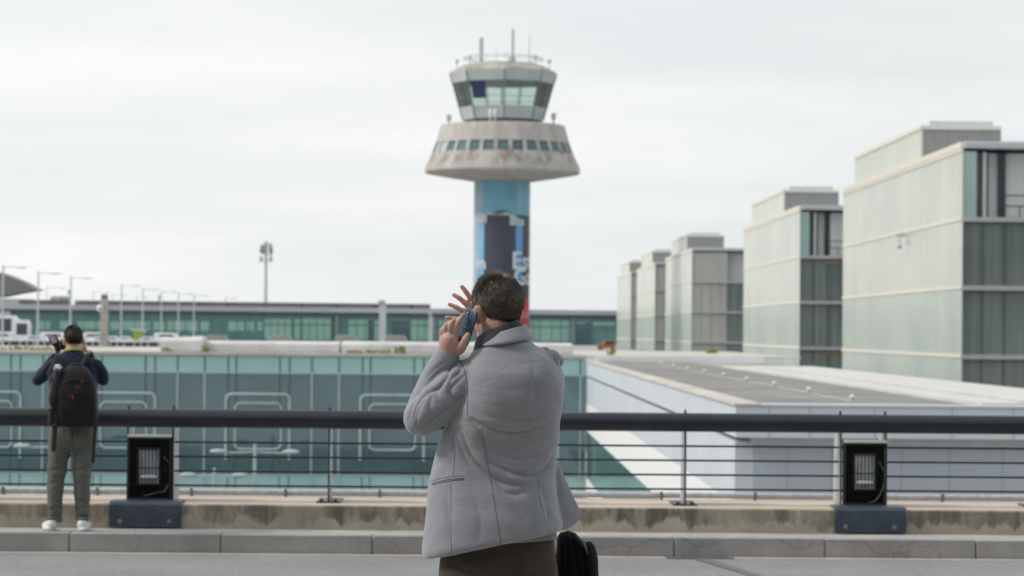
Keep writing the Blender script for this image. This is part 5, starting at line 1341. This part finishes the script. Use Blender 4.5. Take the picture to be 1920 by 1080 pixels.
MB().tube([tuple(at(x_, y_, Ys-.09-d_)) for x_, y_, d_ in ((1058,999,-.03),(1066,996,-.02),(1078,1001,-.01),(1094,1018,.0),(1104,1040,.015))], .006, 8, (1.6,.6)).build('strap', M['blackshell'], bg_, True)
pk = MB(); pk.ell(at(1104, 1062, Ys-.04), (.032,.09,.085)); pe = union(pk, .006, 2); finish(pe, 'side_pocket', M['blackcloth'], bg_)
# ------------------------------------------------------------------ the photographer by the railing
Y1 = 23.12
pho = thing('person', 'photographer in navy jumper and olive trousers raising a camera at the railing', 'person', (at(128, 980, Y1).x, Y1, ZP))
hc2 = at(137.5, 636, Y1+.02); HR2 = rotz(R(14)) @ Matrix.Rotation(R(-3), 3, 'X')
b = MB(); head_shell(b, hc2, HR2, .98)
px_limb(b, [(138,642,.01,.056),(138,652,.0,.058),(137,666,.0,.075)], Y1, 20)
px_loft(b, [(818,106,168,.09,.0),(790,100,172,.10,.0),(720,98,176,.11,.0),(685,100,172,.10,0),(668,118,156,.07,0)], Y1, 28)
for hx_, kx, ax_ in ((111,106,103),(160,154,154)):
    q = cr([tuple(at(hx_,815,Y1))+(.07,), tuple(at(kx,890,Y1-.01))+(.045,), tuple(at((kx+ax_)/2,930,Y1))+(.044,), tuple(at(ax_,972,Y1))+(.026,)], 6); b.tube([v[:3] for v in q], [v[3] for v in q], 16, None, True)
px_limb(b, [(98,687,0,.045),(84,701,.02,.038),(72,711,.055,.033),(86,692,.18,.032),(103,668,.28,.028),(106,662,.29,.027)], Y1, 14)
px_limb(b, [(177,687,0,.045),(188,702,.02,.038),(192,710,.06,.034),(180,688,.17,.032),(162,666,.25,.028),(159,661,.27,.027)], Y1, 14)
px_limb(b, [(106,663,.29,.026),(108,653,.29,.030),(109,648,.29,.026)], Y1, 12)
for dx, dy in ((-5,0),(-2.2,.005),(.6,.01),(3,.012)): finger(b, [(108+dx,650,.275+dy),(106.5+dx,643,.265+dy),(109+dx,639,.28+dy),(112+dx,640,.30+dy)], .0095, .0075, Y1)
finger(b, [(110,655,.27),(114,650,.265),(116,645,.275)], .012, .009, Y1)
px_limb(b, [(159,662,.27,.026),(156,653,.26,.030),(154,648,.26,.026)], Y1, 12)
for k, (dx, dy) in enumerate(((4,0),(2.,.005),(-.4,.01),(-2.6,.012))): finger(b, [(154+dx,652,.255+dy),(156+dx*.8,643,.25+dy),(154+dx*.6,638,.265+dy),(151+dx*.5,639,.285+dy)], .0095, .0075, Y1)
finger(b, [(156,658,.255),(151,654,.245),(148,649,.255)], .012, .009, Y1)
bm_ = union(b, .0045, 2); bod2 = finish(bm_, 'body', M['skin'], pho)
for k in (-1, 1):
    e = MB().ell(hc2 + HR2@Vector((k*.031,.081,-.004)), (.0125,.0125,.0125), None, 12, 8).build('eye', bpy.data.materials['eye_white'], pho, True)
    MB().ell(hc2 + HR2@Vector((k*.031,.0905,-.004)), (.006,.0042,.006), HR2, 10, 6).build('iris', bpy.data.materials['iris'], e, True)
def hl_p(a):
    a = a % (2*PI); d = abs(a if a <= PI else 2*PI-a)/PI
    return float(np.interp(d, [0,.22,.36,.42,.47,.52,.58,.62,.72,1.], [-.042,-.040,-.028,.004,.012,.008,-.010,-.004,.050,.066]))
M['hair2'] = hair_mat('short_brown_hair', (.017,.011,.008), (.06,.045,.035))
hair('hair', hc2, HR2, .98, 5200, M['hair2'], pho, (.010,.017), lambda p, rg: .35*rg.random(), hl_p, .45, .003, .0012, 11, 1.4)
M['navy'] = cloth('navy_knit', (.013,.020,.042), .2, 220, .9, .4, .15, .5)
j = MB()
px_loft(j, [(800,97,180,.125,.0),(770,95,181,.13,.0),(735,93,182,.135,.0),(705,90,184,.135,.0),(688,91,183,.125,0),(675,97,177,.105,0),(665,110,164,.085,0),(657,121,153,.07,0),(652,125,150,.066,0)], Y1, 48, 2.4)
px_limb(j, [(98,688,.0,.062),(84,700,.02,.056),(72,712,.05,.050),(69,713,.06,.048)], Y1, 20); px_limb(j, [(70,713,.06,.048),(86,692,.18,.045),(101,671,.265,.038)], Y1, 20)
px_limb(j, [(178,686,.0,.062),(190,702,.02,.055),(193,711,.06,.050)], Y1, 20); px_limb(j, [(193,711,.06,.048),(179,690,.17,.044),(164,670,.24,.037)], Y1, 20)
jj = union(j, .0065, 4); a, nr = verts(jj); 
JL = lambda *p: [(lambda q:(q.x,q.z))(at(x_,y_,Y1-.1)) for x_,y_ in p]
a = folds(a, nr, [(JL((96,680),(86,694),(80,706)),.009,.014),(JL((102,690),(92,704),(84,714)),.008,.014),(JL((176,684),(186,696),(190,706)),.009,.014),(JL((180,700),(186,712),(190,716)),.008,.012),(JL((126,664),(138,672),(150,664)),.006,.014),(JL((110,672),(120,684),(126,700)),.007,.016),(JL((164,672),(166,690),(166,705)),.006,.014)], np.clip(-nr[:,1]*1.5+.4,0,1))
a += nr*(.005*wav(a,(17,11,23),0)*wav(a,(9,19,-13),1.3))[:,None]; setv(jj, a)
jo2 = finish(jj, 'jumper', M['navy'], pho)
ln = MB(); c_ = at(138, 655, Y1)
ln.loft([oval(c_.x, Y1+.004, c_.z+dz, q, q*1.06, .03, -.1, 32) for q, dz in ((.073,-.012),(.0715,.004),(.065,.006),(.064,-.01))])
ln.build('lanyard', pbr('lanyard_yellow', (.42,.46,.05), .6, .1), pho, True)
M['olive'] = cloth('olive_trouser_cloth', (.115,.124,.105), .14, 300, .85, .35, .1, .5)
tr2 = MB(); px_loft(tr2, [(847,112,166,.07,0),(839,100,176,.11,0),(828,93,180,.125,0),(812,93,181,.13,0),(795,95,180,.125,0),(775,97,178,.118,0)], Y1, 40, 2.4)
for pts in ([(116,803,0,.09),(113,825,0,.100),(111,845,0,.092),(109,862,-.005,.083),(106,890,-.005,.074),(103,930,.0,.066),(103,965,.005,.056),(103,979,.005,.055)], [(156,803,0,.09),(158,825,0,.100),(158,845,0,.090),(157,862,-.005,.082),(154,890,-.005,.073),(154,930,.0,.066),(154,963,.005,.056),(153,977,.005,.055)]):
    q = cr(pts, 5); tr2.tube([at(v[0],v[1],Y1+v[2]) for v in q], [v[3] for v in q], 22)
te = union(tr2, .0065, 9); a, nr = verts(te)
fl2 = []
for cx in (106, 154):
    for py, s in ((868,1),(882,-1),(893,1),(905,-1),(940,1),(955,-1),(966,1),(973,-1)):
        fl2.append(([(lambda q:(q.x,q.z))(at(cx-17+4*s, py-5*s, Y1-.08)), (lambda q:(q.x,q.z))(at(cx, py+2*s, Y1-.08)), (lambda q:(q.x,q.z))(at(cx+15, py+6*s, Y1-.08))], .006, .020))
fl2.append(([(lambda q:(q.x,q.z))(at(x_,y_,Y1-.1)) for x_,y_ in ((137,800),(138,820),(137,842))], .010, .014))
a = folds(a, nr, fl2, np.clip(-nr[:,1]*1.5+.4,0,1)); a += nr*(.004*wav(a,(19,11,27),.5)*wav(a,(9,21,-15),1.))[:,None]; setv(te, a)
finish(te, 'trousers', M['olive'], pho)
M['shoewhite'] = pbr('white_leather', (.68,.67,.65), .5, .08)
for (px, dx), k in (((96, -.035), 0), ((156, .01), 1)):
    x = at(px, 985, Y1).x; s_ = MB()
    s_.ell((x-dx*.3, Y1-.035, ZP+.052), (.042,.055,.052)); s_.ell((x+dx, Y1+.055, ZP+.038), (.048,.105,.038)); s_.ell((x+dx*.6, Y1+.02, ZP+.020), (.049,.135,.02))
    sm = union(s_, .005, 2); so_ = finish(sm, 'shoe', M['shoewhite'], pho)
    ss = MB(); ss.loft([[(x+dx*.5+(.051+o_)*math.cos(t_)*1.0+dx*.5*math.sin(t_), Y1+.02+(.142+o_)*math.sin(t_), z) for t_ in [2*PI*i/28 for i in range(28)]] for z, o_ in ((ZP+.001,-.004),(ZP+.006,0),(ZP+.022,-.001))]); ss.build('sole', M['hood'], so_, True)
    MB().tube([(x-dx*.3+.03*math.cos(t_), Y1-.03+.035*math.sin(t_), ZP+.10) for t_ in [2*PI*i/16 for i in range(17)]], .014, 8).build('sock', M['olive'], so_, True)
# ---- backpack
bp = thing('backpack', 'black backpack with small red marks worn on the photographer\'s back', 'backpack', tuple(at(145, 800, Y1-.18)))
M['packcloth'] = cloth('black_pack_cloth', (.013,.0125,.016), .25, 260, .8, .3, .1)
pb = MB(); rows = [(800,112,176,.055,-.20),(792,106,182,.085,-.20),(770,104,183.5,.10,-.205),(740,105,182,.105,-.205),(715,109,178,.095,-.20),(698,116,170,.08,-.19),(688,126,160,.06,-.18),(684,134,151,.04,-.17)]
px_loft(pb, rows, Y1, 40, 2.9); pe = union(pb, .006, 3); a, nr = verts(pe)
PQ = lambda *p: [(lambda q:(q.x,q.z))(at(x_,y_,Y1-.28)) for x_,y_ in p]
a = folds(a, nr, [(PQ((112,735),(122,722),(145,716),(166,722),(176,736)), .008,.008),(PQ((110,752),(112,780),(116,796)),.007,.010),(PQ((172,748),(170,775),(166,797)),.007,.010),(PQ((120,748),(145,742),(168,748)),.005,.009)], np.clip(-nr[:,1]*1.5+.3,0,1)); a += nr*(.003*wav(a,(23,17,29),.5)*wav(a,(13,25,-17),1.))[:,None]; setv(pe, a)
po = finish(pe, 'shell', M['packcloth'], bp)
bv = BVHTree.FromPolygons([Vector(v.co)+parent_org(bp) for v in pe.vertices], [tuple(p.vertices) for p in pe.polygons])
def on_pack(px, py): h = bv.ray_cast(CAM, ray(px, py).normalized()); return h[0]+h[1]*.002
M['redtag'] = pbr('red_pull', (.34,.02,.028), .5, .1)
for nm, pts, r in (('zip_pull',((153.5,714),(154.5,718)),.005),('emblem',((145,725),(144.3,730)),.0035),('emblem',((150,724.5),(149.7,729)),.0032),('zip_pull',((136,742),(137,748)),.006),('zip_pull',((128,743),(133,744.2)),.003)):
    MB().tube([on_pack(*p) for p in pts], r, 8, None, True).build(nm, M['redtag'], bp, True)
zp_ = [on_pack(x_, y_) for x_, y_ in cr(((113,738),(123,724),(145,717.5),(166,724),(175,738)), 5)]; MB().tube(zp_, .0025, 6).build('zip', M['boxblack'], bp, True)
hn = [at(x_, y_, Y1+d_) for x_, y_, d_ in cr(((128,692,-.16),(130,686,-.20),(142,683,-.21),(155,686,-.20),(158,692,-.16)), 5)]; MB().tube(hn, .010, 8).build('grab_handle', M['blackshell'], bp, True)
for pts in (((150,690,-.16),(158,676,-.13),(164,666,-.09),(168,663,-.02),(170,672,.07),(170,700,.12)), ((122,690,-.16),(114,676,-.13),(107,667,-.09),(104,665,-.02),(103,675,.07),(104,700,.12))):
    MB().tube([at(x_,y_,Y1+d_) for x_,y_,d_ in cr(pts, 5)], .017, 10, (1.7,.5)).build('shoulder_strap', M['packcloth'], bp, True)
MB().tube([at(x_,y_,Y1+d_) for x_,y_,d_ in cr(((180,770,-.2),(179,800,-.2),(176,835,-.17),(174.5,868,-.16)), 5)], .009, 8, (1.5,.4)).build('loose_strap', M['blackshell'], bp, True)
# ---- tripod strapped to its side
tp_ = thing('tripod', 'folded black tripod with silver head hanging on the left of the backpack', 'tripod', tuple(at(100, 840, Y1-.24)))
M['tripodblack'] = pbr('tripod_black', (.012,.012,.013), .5, .2)
MB().tube([at(108,696,Y1-.25), at(106,720,Y1-.25), at(103,745,Y1-.245)], .034, 12, None, True).build('column', M['tripodblack'], tp_, True)
q = MB(); q.ell(at(109,690,Y1-.25), (.022,.022,.018)); q.tube([at(103,692,Y1-.25), at(105,686,Y1-.26), at(110,685,Y1-.26), at(114,689,Y1-.25)], .010, 8, None, True); q.tube([at(113,689,Y1-.25), at(110,694,Y1-.27)], .009, 8, None, True)
q.build('silver_head', M['white'], tp_, True)
q = MB(); q.tube([at(113,700,Y1-.26), at(117,692,Y1-.25)], .013, 8, None, True); q.tube([at(100,704,Y1-.25), at(97,712,Y1-.25)], .012, 8, None, True); q.build('knobs', M['tripodblack'], tp_, True)
for x0_, x1_, y1_, dd in ((101,94,798,-.25),(106,100,846,-.24),(110,106,790,-.22)):
    l_ = MB(); A1, B1 = at(x0_+2,715,Y1+dd), at(x1_,y1_,Y1+dd); l_.tube([A1, A1.lerp(B1,.3), A1.lerp(B1,.31), A1.lerp(B1,.62), A1.lerp(B1,.63), B1], [.030,.030,.026,.026,.021,.021], 10); lo = l_.build('leg', M['tripodblack'], tp_, True)
    for f in (.31,.63): p = A1.lerp(B1, f); MB().ell(p, (.032,.032,.030), None, 12, 8).build('leg_lock', M['boxblack'], lo, True)
q = MB(); q.ell(at(104, 748, Y1-.245), (.055,.045,.10)); q.build('holder_strap', M['packcloth'], tp_, True)
# ---- camera held up before his face
cam2 = thing('camera', 'black camera with a flash raised on its bracket in the photographer\'s hands', 'camera', tuple(at(132, 648, Y1+.27)))
cx_ = at(132, 645, Y1+.27)
MB().box(cx_.x-.075, cx_.x+.10, cx_.y-.03, cx_.y+.035, cx_.z-.05, cx_.z+.045).build('housing', M['boxblack'], cam2, bevel=.012)
l_ = MB(); n_ = 20
l_.loft([[(cx_.x+.01+r_*math.cos(2*PI*i/n_), y_, cx_.z+r_*math.sin(2*PI*i/n_)) for i in range(n_)] for y_, r_ in ((cx_.y+.036,.036),(cx_.y+.14,.038),(cx_.y+.15,.042),(cx_.y+.19,.042))]); l_.build('lens', M['boxblack'], cam2, True)
fa_, fb_ = at(112, 658, Y1+.23), at(97, 629, Y1+.23); ax = (fb_-fa_).normalized(); sd_ = Vector((ax.z,0,-ax.x))
def bar(p, q_, w_, d_): 
    m_ = MB(); vs = [tuple(o_+sd_*s*w_+Vector((0,e*d_,0))) for o_ in (p, q_) for s, e in ((-1,-1),(1,-1),(1,1),(-1,1))]
    return m_.add(vs, [(0,1,2,3),(7,6,5,4),(0,4,5,1),(1,5,6,2),(2,6,7,3),(3,7,4,0)])
bar(fa_, fa_.lerp(fb_, .40), .026, .022).build('flash_foot', M['boxblack'], cam2, bevel=.008)
fh = bar(fa_.lerp(fb_, .40), fb_, .034, .03).build('flash_head', M['boxblack'], cam2, bevel=.008)
bar(fa_.lerp(fb_, .52), fa_.lerp(fb_, .92), .022, .033).build('flash_panel', M['slab'], fh, bevel=.002)
MB().tube([at(113,652,Y1+.25), at(122,648,Y1+.27)], .012, 8).build('flash_bracket', M['boxblack'], cam2, True)
MB().tube([at(x_,y_,Y1+d_) for x_,y_,d_ in cr(((160,655,.25),(164,660,.24),(168,657,.23),(172,660,.2)), 5)], .004, 6).build('strap', M['blackshell'], cam2, True)
